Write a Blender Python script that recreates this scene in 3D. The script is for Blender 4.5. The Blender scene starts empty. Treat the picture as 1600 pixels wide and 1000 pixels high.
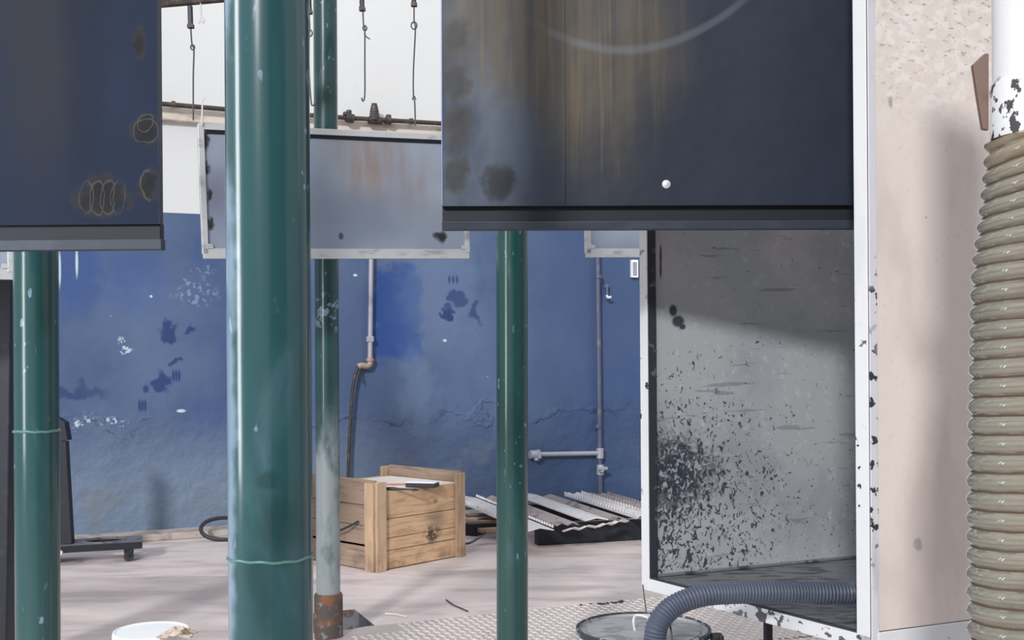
import bpy, bmesh, math, random
from mathutils import Vector, Matrix
random.seed(7)
V = Vector
SC = bpy.context.scene
COL = SC.collection
F, H, HY, ROLL = 1750.0, 1.45, 555.0, 0.007

# ------------------------------------------------------------------ measuring helpers
def ray(px, py):
    dx, dy = px - 800, py - HY
    return V(((dx - ROLL*dy)/F, 1.0, -(dy + ROLL*dx)/F))
CAM = V((0, 0, H))
def P(px, py, Y): return CAM + ray(px, py)*Y
def FL(px, py, z=0.0):
    r = ray(px, py); return CAM + r*((z - H)/r.z)
WS, W0 = 0.42, 10.315                      # back wall: Y = W0 + WS*X
A = V((1, WS, 0)).normalized()             # along the wall
N = V((WS, -1, 0)).normalized()            # out of the wall, into the room
UP = V((0, 0, 1))
def WP(px, py, off=0.0):
    r = ray(px, py)
    o = V((0, W0, 0)) + N*off
    t = (o - CAM).dot(N)/r.dot(N)
    return CAM + r*t

# ------------------------------------------------------------------ mesh helpers
class MB:
    def __init__(s): s.v, s.f, s.sm, s.mi = [], [], [], []
    def add(s, vs, fs, smooth=False, mi=0):
        b = len(s.v); s.v += [tuple(p) for p in vs]
        for f in fs: s.f.append([b+i for i in f]); s.sm.append(smooth); s.mi.append(mi)
        return s
    def box(s, c, d, ax=(V((1,0,0)), V((0,1,0)), V((0,0,1))), mi=0):
        c = V(c); e = [ax[i]*d[i]/2 for i in range(3)]
        vs = [c + e[0]*x + e[1]*y + e[2]*z for x in (-1,1) for y in (-1,1) for z in (-1,1)]
        return s.add(vs, [(0,1,3,2),(4,6,7,5),(0,4,5,1),(2,3,7,6),(0,2,6,4),(1,5,7,3)], mi=mi)
    def prism(s, poly, ext, mi=0):
        n = len(poly); ext = V(ext)
        vs = [V(p) for p in poly] + [V(p)+ext for p in poly]
        fs = [tuple(range(n))[::-1], tuple(range(n, 2*n))] + [(i, (i+1)%n, n+(i+1)%n, n+i) for i in range(n)]
        return s.add(vs, fs, mi=mi)
    def tube(s, pts, r, seg=12, cap=True, smooth=True):
        pts = [V(p) for p in pts]; n = len(pts)
        rr = r if isinstance(r, (list, tuple)) else [r]*n
        vs = []; prev = None
        for i, p in enumerate(pts):
            t = (pts[min(i+1, n-1)] - pts[max(i-1, 0)]).normalized()
            if prev is None:
                a = V((1,0,0)) if abs(t.x) < .8 else V((0,1,0))
                u = t.cross(a).normalized()
            else:
                u = (prev - t*prev.dot(t)).normalized()
            prev = u; w = t.cross(u)
            for k in range(seg):
                q = 2*math.pi*k/seg
                vs.append(p + (u*math.cos(q) + w*math.sin(q))*rr[i])
        fs = [(i*seg+k, i*seg+(k+1)%seg, (i+1)*seg+(k+1)%seg, (i+1)*seg+k) for i in range(n-1) for k in range(seg)]
        s.add(vs, fs, smooth)
        if cap:
            b = len(s.v) - n*seg
            s.f.append([b+k for k in range(seg)][::-1]); s.sm.append(False); s.mi.append(0)
            s.f.append([b+(n-1)*seg+k for k in range(seg)]); s.sm.append(False); s.mi.append(0)
        return s
    def lathe(s, prof, c, seg=40, smooth=True):
        c = V(c); vs = []
        for r, z in prof:
            for k in range(seg):
                q = 2*math.pi*k/seg; vs.append(c + V((r*math.cos(q), r*math.sin(q), z)))
        n = len(prof)
        fs = [(i*seg+k, i*seg+(k+1)%seg, (i+1)*seg+(k+1)%seg, (i+1)*seg+k) for i in range(n-1) for k in range(seg)]
        return s.add(vs, fs, smooth)
    def build(s, name, mats, parent=None, bevel=0, angle=True):
        me = bpy.data.meshes.new(name)
        off = parent.matrix_world_loc if False else (V(parent['_o']) if parent else V((0,0,0)))
        me.from_pydata([tuple(V(p) - off) for p in s.v], [], s.f)
        for i, p in enumerate(me.polygons): p.use_smooth = s.sm[i]; p.material_index = s.mi[i]
        for m in (mats if isinstance(mats, (list, tuple)) else [mats]): me.materials.append(m)
        bm = bmesh.new(); bm.from_mesh(me); bmesh.ops.recalc_face_normals(bm, faces=bm.faces); bm.to_mesh(me); bm.free()
        me.update()
        if any(s.sm): me.set_sharp_from_angle(angle=math.radians(38))
        o = bpy.data.objects.new(name, me); COL.objects.link(o)
        if parent:
            o.parent = parent
            if '_o' in parent: o['_o'] = parent['_o']
        if bevel:
            b = o.modifiers.new('bevel', 'BEVEL'); b.width = bevel; b.segments = 2; b.limit_method = 'ANGLE'
        return o
def smooth_path(pts, n=8):
    pts = [V(p) for p in pts]; q = [pts[0]*2 - pts[1]] + pts + [pts[-1]*2 - pts[-2]]; out = []
    for i in range(1, len(q)-2):
        for k in range(n):
            t = k/n; a, b, c, d = q[i-1], q[i], q[i+1], q[i+2]
            out.append(.5*((2*b) + (c-a)*t + (2*a-5*b+4*c-d)*t*t + (3*b-a-3*c+d)*t**3))
    out.append(pts[-1]); return out
def thing(name, label, cat, loc, group=None):
    o = bpy.data.objects.new(name, None); COL.objects.link(o); o.location = loc
    o.empty_display_size = .1
    o['_o'] = tuple(loc); o['label'] = label; o['category'] = cat
    if group: o['group'] = group
    return o
def tag(o, label, cat, group=None):
    o['label'] = label; o['category'] = cat
    if group: o['group'] = group
    return o
def struct(o): o['kind'] = 'structure'; return o

# ------------------------------------------------------------------ materials
def lin(c):
    f = lambda x: x/12.92 if x <= .04045 else ((x+.055)/1.055)**2.4
    return tuple(f(x/255) for x in c) + (1,)
# overall paint mix of each material
TINT = {'blue_wall_paint': (.64, .80, .82), 'dusty_green_gloss_paint': (.82, .84, 1.12), 'green_gloss_paint': (.62, .8, 1.0), 'clean_green_gloss_paint': (.5, .68, .88),
        'worn_green_paint': (.7, .8, 1.0), 'brown_sheen_steel_sheet': (.5, .56, .62), 'blued_dark_steel_sheet': (.4, .47, .56), 'bare_steel_sheet': (.86, 1.0, 1.12),
        'scraped_grey_sheet': (1.4, 1.48, 1.55), 'beige_side_sheet': (1.08, 1.1, 1.14), 'concrete_floor': (1.06, 1.04, 1.12), 'end_timber': (.68, .74, .86), 'post_timber': (.86, .86, .9),
        'lip_shadow_steel': (.3, .32, .36), 'lip_dark_steel': (.6, .64, .7)}
#TINTEND
class NM:
    """small procedural material builder working on object positions"""
    def __init__(s, name, base, rough=.6, metal=0.0, spec=.5, coat=0.0):
        m = bpy.data.materials.new(name); m.use_nodes = True; s.m = m; s.nt = m.node_tree
        s.b = s.nt.nodes['Principled BSDF']
        s.b.inputs['Roughness'].default_value = rough; s.b.inputs['Metallic'].default_value = metal
        s.b.inputs['Specular IOR Level'].default_value = spec; s.b.inputs['Coat Weight'].default_value = coat
        s.b.inputs['Coat Roughness'].default_value = .08
        s.geo = s.new('ShaderNodeNewGeometry')
        s.pos = s.geo.outputs['Position']
        s.c = base if len(base) == 4 else lin(base)
        s.rough = rough
    def new(s, t): return s.nt.nodes.new(t)
    def put(s, sock, v):
        if isinstance(v, bpy.types.NodeSocket): s.nt.links.new(v, sock)
        else: sock.default_value = v
    def math(s, op, a, b=0.0, c=None, clamp=False):
        n = s.new('ShaderNodeMath'); n.operation = op; n.use_clamp = clamp
        s.put(n.inputs[0], a); s.put(n.inputs[1], b)
        if c is not None: s.put(n.inputs[2], c)
        return n.outputs[0]
    def vm(s, op, a, b=(0,0,0)):
        n = s.new('ShaderNodeVectorMath'); n.operation = op
        s.put(n.inputs[0], a); s.put(n.inputs[1], b)
        return n.outputs['Value'] if op in ('LENGTH', 'DOT_PRODUCT') else n.outputs['Vector']
    def noise(s, scale, detail=4, stretch=(1,1,1), rough=.55, off=(0,0,0), dist=0.0):
        v = s.vm('ADD', s.vm('MULTIPLY', s.pos, stretch), off)
        n = s.new('ShaderNodeTexNoise'); n.inputs['Scale'].default_value = scale; n.inputs['Detail'].default_value = detail
        n.inputs['Roughness'].default_value = rough; n.inputs['Distortion'].default_value = dist
        s.put(n.inputs['Vector'], v); return n.outputs['Fac']
    def voro(s, scale, stretch=(1,1,1), feature='F1'):
        n = s.new('ShaderNodeTexVoronoi'); n.feature = feature; n.inputs['Scale'].default_value = scale
        s.put(n.inputs['Vector'], s.vm('MULTIPLY', s.pos, stretch)); return n.outputs['Distance']
    def ss(s, v, lo, hi, a=0.0, b=1.0):
        if lo > hi: lo, hi, a, b = hi, lo, b, a
        n = s.new('ShaderNodeMapRange'); n.interpolation_type = 'SMOOTHSTEP'
        s.put(n.inputs[0], v); n.inputs[1].default_value = lo; n.inputs[2].default_value = hi
        n.inputs[3].default_value = a; n.inputs[4].default_value = b; return n.outputs[0]
    def warp(s, amt, scale=8):
        n = s.new('ShaderNodeTexNoise'); n.inputs['Scale'].default_value = scale; n.inputs['Detail'].default_value = 3
        s.put(n.inputs['Vector'], s.pos)
        return s.vm('ADD', s.pos, s.vm('MULTIPLY', s.vm('SUBTRACT', n.outputs['Color'], (.5,.5,.5)), (amt,)*3))
    def dist(s, c, r, warp=None):
        inv = tuple(0 if x == 0 else 1/x for x in r)
        return s.vm('LENGTH', s.vm('MULTIPLY', s.vm('SUBTRACT', warp or s.pos, tuple(c)), inv))
    def ell(s, c, r, soft=.4, warp=None): return s.ss(s.dist(c, r, warp), 1-soft, 1+soft, 1, 0)
    def ring(s, c, r, w=.1, warp=None):
        return s.ss(s.math('ABSOLUTE', s.math('SUBTRACT', s.dist(c, r, warp), 1.0)), w*.4, w, 1, 0)
    def mul(s, *a):
        r = a[0]
        for x in a[1:]: r = s.math('MULTIPLY', r, x)
        return r
    def mx(s, *a):
        r = a[0]
        for x in a[1:]: r = s.math('MAXIMUM', r, x)
        return r
    def axis(s, i):
        n = s.new('ShaderNodeSeparateXYZ'); s.put(n.inputs[0], s.pos); return n.outputs[i]
    def paint(s, col, mask, amt=1.0):
        n = s.new('ShaderNodeMix'); n.data_type = 'RGBA'
        if amt != 1.0: mask = s.math('MULTIPLY', mask, amt)
        s.put(n.inputs[0], mask); s.put(n.inputs[6], s.c); s.put(n.inputs[7], col if len(col) == 4 else lin(col))
        s.c = n.outputs[2]; return s
    def rgh(s, val, mask):
        n = s.new('ShaderNodeMix'); n.data_type = 'FLOAT'
        s.put(n.inputs[0], mask); s.put(n.inputs[2], s.rough); n.inputs[3].default_value = val
        s.rough = n.outputs[0]; return s
    def bump(s, h, strength=.3, dist=.01):
        n = s.new('ShaderNodeBump'); n.inputs['Strength'].default_value = strength; n.inputs['Distance'].default_value = dist
        s.put(n.inputs['Height'], h)
        if s.b.inputs['Normal'].is_linked: s.nt.links.new(s.b.inputs['Normal'].links[0].from_socket, n.inputs['Normal'])
        s.nt.links.new(n.outputs[0], s.b.inputs['Normal']); return s
    def done(s):
        if s.m.name in TINT:
            n = s.new('ShaderNodeMix'); n.data_type = 'RGBA'; n.blend_type = 'MULTIPLY'; n.inputs[0].default_value = 1
            s.put(n.inputs[6], s.c); n.inputs[7].default_value = TINT[s.m.name] + (1,); s.c = n.outputs[2]
        s.put(s.b.inputs['Base Color'], s.c); s.put(s.b.inputs['Roughness'], s.rough); return s.m

# ---- wall
def wall_blue():
    k = NM('blue_wall_paint', (94, 103, 138), .55, 0, .25)
    k.paint((114, 122, 154), k.ss(k.noise(1.1, 5, (1,1,.6)), .42, .7), .8)
    k.paint((74, 92, 142), k.ss(k.noise(1.6, 4, (1,1,.5), off=(5,3,1)), .52, .72), .7)
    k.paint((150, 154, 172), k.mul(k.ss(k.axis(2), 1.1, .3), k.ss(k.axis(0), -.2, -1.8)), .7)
    k.paint((138, 136, 148), k.mul(k.ss(k.axis(2), .95, .3), k.ss(k.noise(2.2, 6, (1,1,1.6)), .5, .66)), .8)
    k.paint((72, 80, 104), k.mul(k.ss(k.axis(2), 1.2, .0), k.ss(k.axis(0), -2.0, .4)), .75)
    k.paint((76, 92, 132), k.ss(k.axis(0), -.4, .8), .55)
    w = k.warp(.26, 8)
    def E(px, py, rx, ry, soft=.4, ww=None):
        c = WP(px, py); y = c.y
        return k.ell(c, (rx/F*y, 0, ry/F*y), soft, ww)
    w2 = k.warp(.3, 6)
    # repainted rectangle and broad patches
    c = WP(622, 490); dv = k.vm('ABSOLUTE', k.vm('MULTIPLY', k.vm('SUBTRACT', w, tuple(c)), (F/c.y/38, 0, F/c.y/76)))
    n = k.new('ShaderNodeSeparateXYZ'); k.put(n.inputs[0], dv)
    k.paint((52, 80, 146), k.ss(k.mx(n.outputs[0], n.outputs[2]), .8, 1.1, 1, 0), .9)
    k.paint((140, 148, 178), k.mx(E(690, 470, 55, 90, .7, w2), E(655, 600, 22, 70, .8, w2)), .45)
    k.paint((58, 84, 150), k.mx(E(120, 430, 38, 60, .5, w2), E(210, 440, 40, 50, .7, w2)), .6)
    k.paint((128, 136, 170), k.mx(E(250, 480, 70, 60, .8, w2), E(270, 570, 60, 50, .8, w2)), .35)
    dark = k.mx(E(267, 521, 12, 17, .3, w), E(251, 600, 13, 16, .3, w), E(275, 563, 11, 4, .4, w), E(228, 608, 4, 6, .4),
                *[E(271+4.5*i, 587, 2, 9, .4) for i in range(3)], *[E(218+4.5*i, 634, 2, 9, .4) for i in range(3)],
                E(300, 515, 5, 6, .4, w), E(697, 532-40, 9, 7, .3, w))
    k.paint((46, 66, 118), dark, .85)
    k.paint((52, 70, 118), k.mx(E(710, 465, 15, 12, .35, w), E(700, 488, 10, 8, .3, w), E(745, 490, 8, 16, .4, w),
            *[E(702+6*i, 437, 2.2, 6, .4) for i in range(3)]), .75)
    k.paint((62, 74, 120), E(110, 612, 45, 9, .5, w), .8)
    # scuffs to bare plaster
    fine = k.ss(k.noise(26, 3), .52, .58)
    k.paint((150, 160, 190), k.mul(k.mx(E(305, 455, 28, 20, .4, w), E(310, 420, 20, 8, .4, w)), fine), .8)
    k.paint((215, 218, 225), k.mul(k.mx(E(197, 542, 12, 9, .4, w), E(135, 660, 20, 9, .4, w), E(180, 658, 13, 7, .4, w), E(120, 668, 5, 6, .4)), k.ss(k.noise(30, 2, off=(2,2,9)), .5, .54)))
    k.paint((226, 228, 230), k.mx(E(283, 642, 6, 2.5, .3), E(93, 420, 2, 26, .4), E(120, 410, 1.8, 22, .4), E(236, 463, 2, 2, .3), E(555, 430, 3, 2, .3), E(695, 532, 3, 2, .3)))
    spk = k.ss(k.voro(5, (1,1,1)), .03, .045, 1, 0)
    k.paint((180, 188, 210), k.mul(spk, k.ss(k.noise(1.7, 2), .5, .6)), .7)
    # rendered plaster ridges at dado height
    z = k.math('ADD', k.axis(2), k.math('MULTIPLY', k.math('SUBTRACT', k.noise(2.8, 6), .5), .7))
    crack = k.ss(k.math('ABSOLUTE', k.math('SUBTRACT', z, .93)), .0, .035, 1, 0)
    low = k.ss(k.axis(2), 1.15, .85)
    crack = k.mul(crack, k.ss(k.noise(1.3, 3, off=(1,0,4)), .5, .6)); k.bump(crack, .5, .02)
    k.bump(k.math('MULTIPLY', low, k.noise(9, 6)), .4, .05)
    k.bump(k.noise(3, 5), .25, .05)
    k.paint((52, 58, 88), k.mul(k.ss(k.math('ABSOLUTE', k.math('SUBTRACT', z, .90)), .0, .016, 1, 0), k.ss(k.noise(1.4, 3, off=(1,0,4)), .45, .55)), .7)
    return k.done()
M = {}
M['blue'] = wall_blue()
k = NM('white_wall_paint', (210, 212, 213), .7)
k.paint((214, 204, 192), k.ss(k.noise(1.6, 5, (1,1,1.4)), .6, .8), .5)
k.bump(k.noise(10, 4), .15, .02); M['white_wall'] = k.done()
k = NM('ledge_plaster', (214, 204, 194), .8); k.paint((160, 140, 124), k.ss(k.noise(4, 4, (1,1,4)), .5, .75)); M['ledge'] = k.done()
# ---- floor
k = NM('concrete_floor', (206, 196, 188), .75, 0, .3)
k.paint((168, 160, 156), k.ss(k.noise(1.3, 6, (.7, 1.6, 1), dist=.6), .46, .68), .8)
k.paint((222, 208, 196), k.ss(k.noise(2.3, 6, (.5, 2, 1), off=(3,8,0)), .5, .72), .7)
k.paint((132, 120, 114), k.ss(k.noise(2.2, 6, (.5, 1.5, 1), off=(1,4,0)), .5, .68), .45)
k.paint((120, 108, 102), k.ss(k.noise(7, 6, (.6, 2.4, 1), off=(9,1,0)), .62, .74), .5)
k.paint((128, 122, 120), k.ell((-2.35, 6.9, 0), (1.0, .35, 0), .8, k.warp(.5, 2)), .5)
k.paint((150, 140, 134), k.ss(k.noise(60, 3), .55, .7), .25)
k.bump(k.noise(20, 6), .2, .01); M['floor'] = k.done()
k = NM('concrete_kerb', (178, 168, 160), .85); k.paint((120, 112, 108), k.ss(k.noise(6, 5), .5, .72)); k.bump(k.noise(25, 4), .3, .01); M['kerb'] = k.done()
k = NM('pit_lining', (120, 122, 128), .7); k.paint((92, 74, 62), k.ss(k.noise(9, 4), .48, .6)); M['pit'] = k.done()
k = NM('chequer_plate_steel', (192, 182, 178), .5, .2)
k.paint((160, 148, 146), k.ss(k.noise(5, 5), .5, .7), .6); k.bump(k.noise(50, 2), .1, .005); M['plate'] = k.done()
k = NM('worn_tread_steel', (218, 208, 203), .45, .2); M['tread'] = k.done()
# ---- green posts
def green(name, base, dust, amt, seed, gloss=.22, extra=None):
    k = NM(name, base, gloss, 0, .5, .35)
    k.paint(tuple(int(x*.68) for x in base), k.ss(k.noise(3, 4, (1,1,.4), off=(seed,0,0)), .5, .7), .55)
    m = k.ss(k.noise(5, 6, (1,1,.35), off=(0,seed,2), dist=1.2), .52, .74)
    k.paint(dust, m, amt); k.rgh(.5, k.math('MULTIPLY', m, .7))
    sc = k.mul(k.ss(k.noise(38, 2, (1,1,.5), off=(seed,1,0)), .66, .69), k.ss(k.noise(4, 3, off=(0,0,seed)), .5, .6))
    k.paint((150, 170, 168), sc, .8)
    if extra: extra(k)
    k.bump(k.noise(6, 3, (1,1,.3)), .12, .02)
    return k.done()
def main_extra(k):
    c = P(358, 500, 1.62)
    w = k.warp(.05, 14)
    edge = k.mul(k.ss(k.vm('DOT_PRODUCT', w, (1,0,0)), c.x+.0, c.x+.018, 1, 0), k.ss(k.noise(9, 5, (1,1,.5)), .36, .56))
    k.paint((176, 200, 200), edge, .5)  # pale left edge: window reflection painted in together with flaked paint
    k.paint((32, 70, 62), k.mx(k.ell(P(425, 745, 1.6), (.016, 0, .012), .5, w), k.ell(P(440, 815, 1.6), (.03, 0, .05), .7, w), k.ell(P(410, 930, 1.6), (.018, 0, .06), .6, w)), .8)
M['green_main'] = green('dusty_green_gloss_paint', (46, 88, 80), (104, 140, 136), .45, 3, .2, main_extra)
M['green_left'] = green('green_gloss_paint', (50, 84, 76), (88, 120, 114), .4, 11)
M['green_right'] = green('clean_green_gloss_paint', (46, 84, 72), (78, 110, 102), .35, 23)
def back_extra(k):
    k.paint((178, 176, 164), k.mul(k.ss(k.axis(2), 1.25, .9), k.ss(k.noise(6, 4, (1,1,.4), off=(4,4,0)), .3, .5)), .75)
    k.paint((170, 190, 190), k.mul(k.mx(k.ell(P(513, 480, 5.7), (.07, 0, .06), .5, k.warp(.1, 12)), k.ell(P(515, 500, 5.7), (.08,0,.05), .5)), k.ss(k.noise(22, 3), .5, .56)), .8)
M['green_back'] = green('worn_green_paint', (46, 78, 72), (98, 124, 122), .4, 31, .25, back_extra)
k = NM('weld_bead_paint', (84, 128, 122), .35); M['weld'] = k.done()
k = NM('rusty_sleeve', (84, 78, 74), .8, .3); k.paint((126, 84, 62), k.ss(k.noise(16, 5), .48, .62)); k.paint((120, 124, 122), k.ss(k.noise(22, 4, off=(3,3,3)), .56, .66)); k.bump(k.noise(30, 4), .5, .01); M['rust'] = k.done()
# ---- dark hanging sheets
def burn(k, c, r, w, dark=(40, 42, 48), edge=(98, 82, 64), amt=.85):
    w = k.warp(.07, 16)
    k.paint(edge, k.mul(k.ell(c, (r[0]*1.12, 0, r[1]*1.12), .25, w), k.ss(k.noise(30, 3, off=(c.x*9, 0, c.z*9)), .35, .6)), .75)
    k.paint(dark, k.ell(c, (r[0]*.9, 0, r[1]*.9), .45, w), amt)
def big_panel_mat():
    k = NM('brown_sheen_steel_sheet', (50, 57, 72), .4, .1, .3)
    Y = 3.3; w = k.warp(.03, 18); w2 = k.warp(.1, 5)
    k.paint((58, 66, 82), k.ss(k.noise(2.5, 4, (1,1,.5)), .5, .75), .5)
    k.paint((40, 45, 54), k.ss(k.noise(1.2, 3, (1,1,.6), off=(3,0,1)), .45, .6), .5)
    k.paint((116, 124, 138), k.mul(k.ell(P(735, 215, Y), (.17, 0, .36), .8, w2), k.ss(k.noise(6, 4, (1,1,.5)), .3, .6)), .75)  # left side lightened: its reflection is painted into the colour
    streak = k.ss(k.noise(22, 4, (1,1,.05)), .3, .62)
    sheen = k.mx(k.ell(P(800, 30, Y), (.17, 0, .24), .4, w2), k.ell(P(930, 40, Y), (.22, 0, .36), .5, w2))
    k.paint((112, 98, 80), k.mul(sheen, k.ss(streak, 0, 1, .55, 1)), .85)  # brown ceiling reflection painted into the sheet as a streaky tone
    k.paint((140, 116, 86), k.mul(sheen, k.ss(k.noise(40, 3, (1,1,.03), off=(4,0,0)), .52, .66)), .5)
    for (px, py, rx, ry) in ((714, 55, .036, .05), (714, 128, .036, .046), (716, 198, .038, .058), (713, 276, .036, .05)):
        burn(k, P(px, py, Y), (rx, ry), w, (62, 60, 60), (92, 84, 74), .75)
    burn(k, P(780, 287, Y), (.046, .06), w, (38, 40, 46), (64, 66, 74), .9)
    # curved glare reflection painted into the sheet colour
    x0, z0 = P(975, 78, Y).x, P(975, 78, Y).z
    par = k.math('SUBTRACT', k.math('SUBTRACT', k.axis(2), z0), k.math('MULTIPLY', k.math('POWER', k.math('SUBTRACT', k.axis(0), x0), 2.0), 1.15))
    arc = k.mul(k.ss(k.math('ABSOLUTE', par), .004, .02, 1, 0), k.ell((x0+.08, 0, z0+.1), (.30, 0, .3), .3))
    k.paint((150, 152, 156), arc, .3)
    k.bump(k.noise(3, 3), .12, .05)
    return k.done()
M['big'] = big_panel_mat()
def left_panel_mat():
    k = NM('blued_dark_steel_sheet', (52, 60, 80), .62, .1, .12)
    Y = 2.75; w = k.warp(.03, 18); w2 = k.warp(.1, 5)
    k.paint((64, 74, 98), k.ss(k.noise(3, 4, (1,1,.5)), .5, .75), .5)
    k.paint((74, 70, 68), k.ell(P(60, 40, Y), (.09, 0, .36), .7, w2), .7)
    k.paint((46, 51, 62), k.ell(P(130, 40, Y), (.05, 0, .4), .7, w2), .6)
    for (px, py, rx, ry) in ((220, 68, .02, .032), (228, 205, .034, .034), (232, 290, .024, .04), (160, 308, .062, .05)):
        burn(k, P(px, py, Y), (rx, ry), w, (52, 48, 46), (92, 82, 72), .8)
    gold = k.mx(k.ring(P(228, 192, Y), (.02, 0, .022), .1, w), k.ring(P(228, 205, Y), (.033, 0, .032), .06, w),
                k.mul(k.mx(*[k.ring(P(135+17*i, 308, Y), (.018, 0, .042), .09, w) for i in range(4)]), k.ell(P(160, 308, Y), (.062, 0, .048), .2)),
                k.mul(k.ring(P(232, 288, Y), (.02, 0, .036), .16, w), k.ss(k.axis(0), P(228, 0, Y).x, P(236, 0, Y).x, 1, 0)))
    k.paint((140, 124, 106), gold, .45)
    return k.done()
M['leftp'] = left_panel_mat()
def mid_panel_mat():
    k = NM('bare_steel_sheet', (176, 176, 184), .34, .45, .5)
    w = k.warp(.04, 14); w2 = k.warp(.3, 3); Y = 5.1
    st = k.ss(k.noise(9, 4, (1,1,.15)), .35, .65)
    heat = k.mul(k.ss(k.axis(2), 2.02, 2.35), k.ss(k.noise(3.2, 3, (1,1,.4), off=(2,0,0)), .38, .6), k.ss(st, 0, 1, .4, 1))
    k.paint((164, 128, 104), heat, .75)
    k.paint((128, 104, 120), k.mul(k.ss(k.axis(2), 1.9, 2.2), k.ss(k.noise(2.6, 3, (1,1,.4), off=(7,0,0)), .5, .66)), .45)
    k.paint((140, 142, 156), k.ss(k.noise(1.5,3), .45, .65), .5)
    for (px, py, rx, ry) in ((321, 221, .013, .03), (323, 262, .013, .03), (326, 305, .013, .033), (328, 346, .012, .03), (686, 369, .024, .028)):
        burn(k, P(px, py, 4.92 if px < 400 else 5.33), (rx, ry), w, (44, 42, 44), (120, 112, 104), .9)
    k.paint((60, 60, 64), k.ell(P(530, 367, Y), (.01, 0, .016), .3), .8)
    k.bump(k.noise(4, 3), .1, .05)
    return k.done()
M['midp'] = mid_panel_mat()
k = NM('lip_dark_steel', (66, 72, 82), .5, .3); k.paint((88, 94, 102), k.ss(k.noise(6, 4, (1,1,3)), .5, .7), .6); M['lipdark'] = k.done()
k = NM('lip_shadow_steel', (48, 54, 64), .5, .4); M['lipshadow'] = k.done()  # darker copy of the lip steel, shade under the panels painted in
k = NM('lip_bright_steel', (206, 208, 210), .32, .4); k.paint((130, 130, 136), k.ss(k.noise(7, 4, (1,1,3)), .5, .72), .6); M['lip'] = k.done()
k = NM('blue_edge_steel', (130, 146, 184), .4, .3); M['edge'] = k.done()
k = NM('black_steel', (38, 42, 50), .5, .3); k.paint((58, 60, 66), k.ss(k.noise(14, 4), .56, .7), .6); M['black'] = k.done()
k = NM('dark_iron', (70, 66, 66), .6, .5); k.paint((112, 90, 76), k.ss(k.noise(26, 4), .5, .64), .7); M['iron'] = k.done()
k = NM('grey_wire', (96, 96, 98), .45, .6); M['wire'] = k.done()
k = NM('pale_wire', (214, 214, 212), .45, .2); M['palewire'] = k.done()
# ---- booth
def chips(k, dens=.64, col=(40, 44, 52), scale=26, st=(1,1,1)):
    m = k.mul(k.ss(k.noise(scale, 4, st), dens, dens+.025), k.ss(k.noise(3.2, 3, off=(3,1,7)), .44, .56))
    k.paint(col, m); return m
k = NM('chipped_white_paint', (214, 216, 219), .5); k.paint((196, 198, 206), k.ss(k.noise(8, 4, (1,1,.3)), .55, .75), .5); chips(k, .645); k.bump(k.noise(18, 4), .2, .008); M['white'] = k.done()
k = NM('grimy_chipped_paint', (206, 206, 212), .55); k.paint((160, 160, 170), k.ss(k.noise(12, 4, (1,1,.2)), .5, .66), .6); chips(k, .56, scale=30); M['whitegrey'] = k.done()
k = NM('chipped_sill_paint', (214, 216, 219), .5)
k.paint((44, 48, 58), k.mul(k.ss(k.noise(28, 5, (1,1,1.3)), .53, .57), k.ss(k.axis(0), .5, .75)), .9); M['sill'] = k.done()
def inner_wall():
    k = NM('scraped_grey_sheet', (146, 146, 146), .55, .2)
    k.paint((174, 162, 160), k.mul(k.ss(k.axis(2), 1.4, 1.85), k.ss(k.noise(3, 4), .4, .65)), .6)
    k.paint((116, 118, 124), k.ss(k.noise(2.6, 5), .45, .7), .6)
    k.paint((172, 174, 174), k.ss(k.noise(34, 3), .55, .75), .4)
    # flaked spots, denser low down and towards the opening
    lo = k.ss(k.axis(2), 1.65, .95)
    lf = k.ss(k.axis(0), 1.25, .45, .25, 1)
    dens = k.math('MULTIPLY', lo, lf)
    n1 = k.noise(58, 3, (1, 1, .8), dist=1.2)
    thr = k.math('SUBTRACT', .70, k.math('MULTIPLY', dens, .185))
    fl = k.ss(k.math('SUBTRACT', n1, thr), 0, .02)
    k.paint((44, 47, 54), fl, .95)
    blob = k.ell(P(1040, 735, 4.0), (.14, 0, .13), .6, k.warp(.12, 9))
    k.paint((42, 46, 54), k.mul(blob, k.ss(n1, .38, .48)), .95)
    k.paint((40, 44, 52), k.mx(k.ell(P(1042, 488, 4.0), (.014, 0, .02), .3), k.ell(P(1050, 504, 4.0), (.022, 0, .02), .3), k.ell(P(1057, 512, 4.0), (.012,0,.01), .3)), .95)
    k.paint((40, 44, 52), k.mx(k.ell(P(1025, 405, 3.95), (.004, 0, .04), .3), k.ell(P(1025, 425, 3.95), (.004, 0, .03), .3)), .9)
    sc = k.ss(k.noise(7, 5, (.5, .5, 6), off=(1,1,1)), .63, .66)
    k.paint((92, 92, 98), sc, .5)
    k.bump(k.noise(30, 4), .15, .006)
    return k.done()
M['inner'] = inner_wall()
k = NM('scraped_pan', (120, 122, 126), .5, .25); k.paint((60, 63, 70), k.ss(k.noise(9, 6, (1, 3, 1)), .5, .6), .85); k.paint((150, 150, 152), k.ss(k.noise(14, 5, (1,3,1), off=(4,0,0)), .6, .7), .6); M['pan'] = k.done()
k = NM('booth_dark_edge', (46, 50, 58), .7); k.paint((92, 94, 98), k.ss(k.noise(30, 3), .62, .68)); M['darkedge'] = k.done()
k = NM('beige_side_sheet', (212, 200, 190), .6, 0, .35)
k.paint((188, 176, 168), k.ss(k.noise(4, 5, (1,1,.5)), .48, .7), .6)
k.paint((226, 222, 214), k.mul(k.ss(k.axis(2), 1.95, 2.25), k.ss(k.noise(26, 5, (1,1,1.6)), .44, .62)), .6)
k.paint((150, 142, 134), k.mul(k.ss(k.axis(2), 2.05, 2.3), k.ss(k.noise(40, 3, (1,1,2.2)), .6, .66)), .7)
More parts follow.
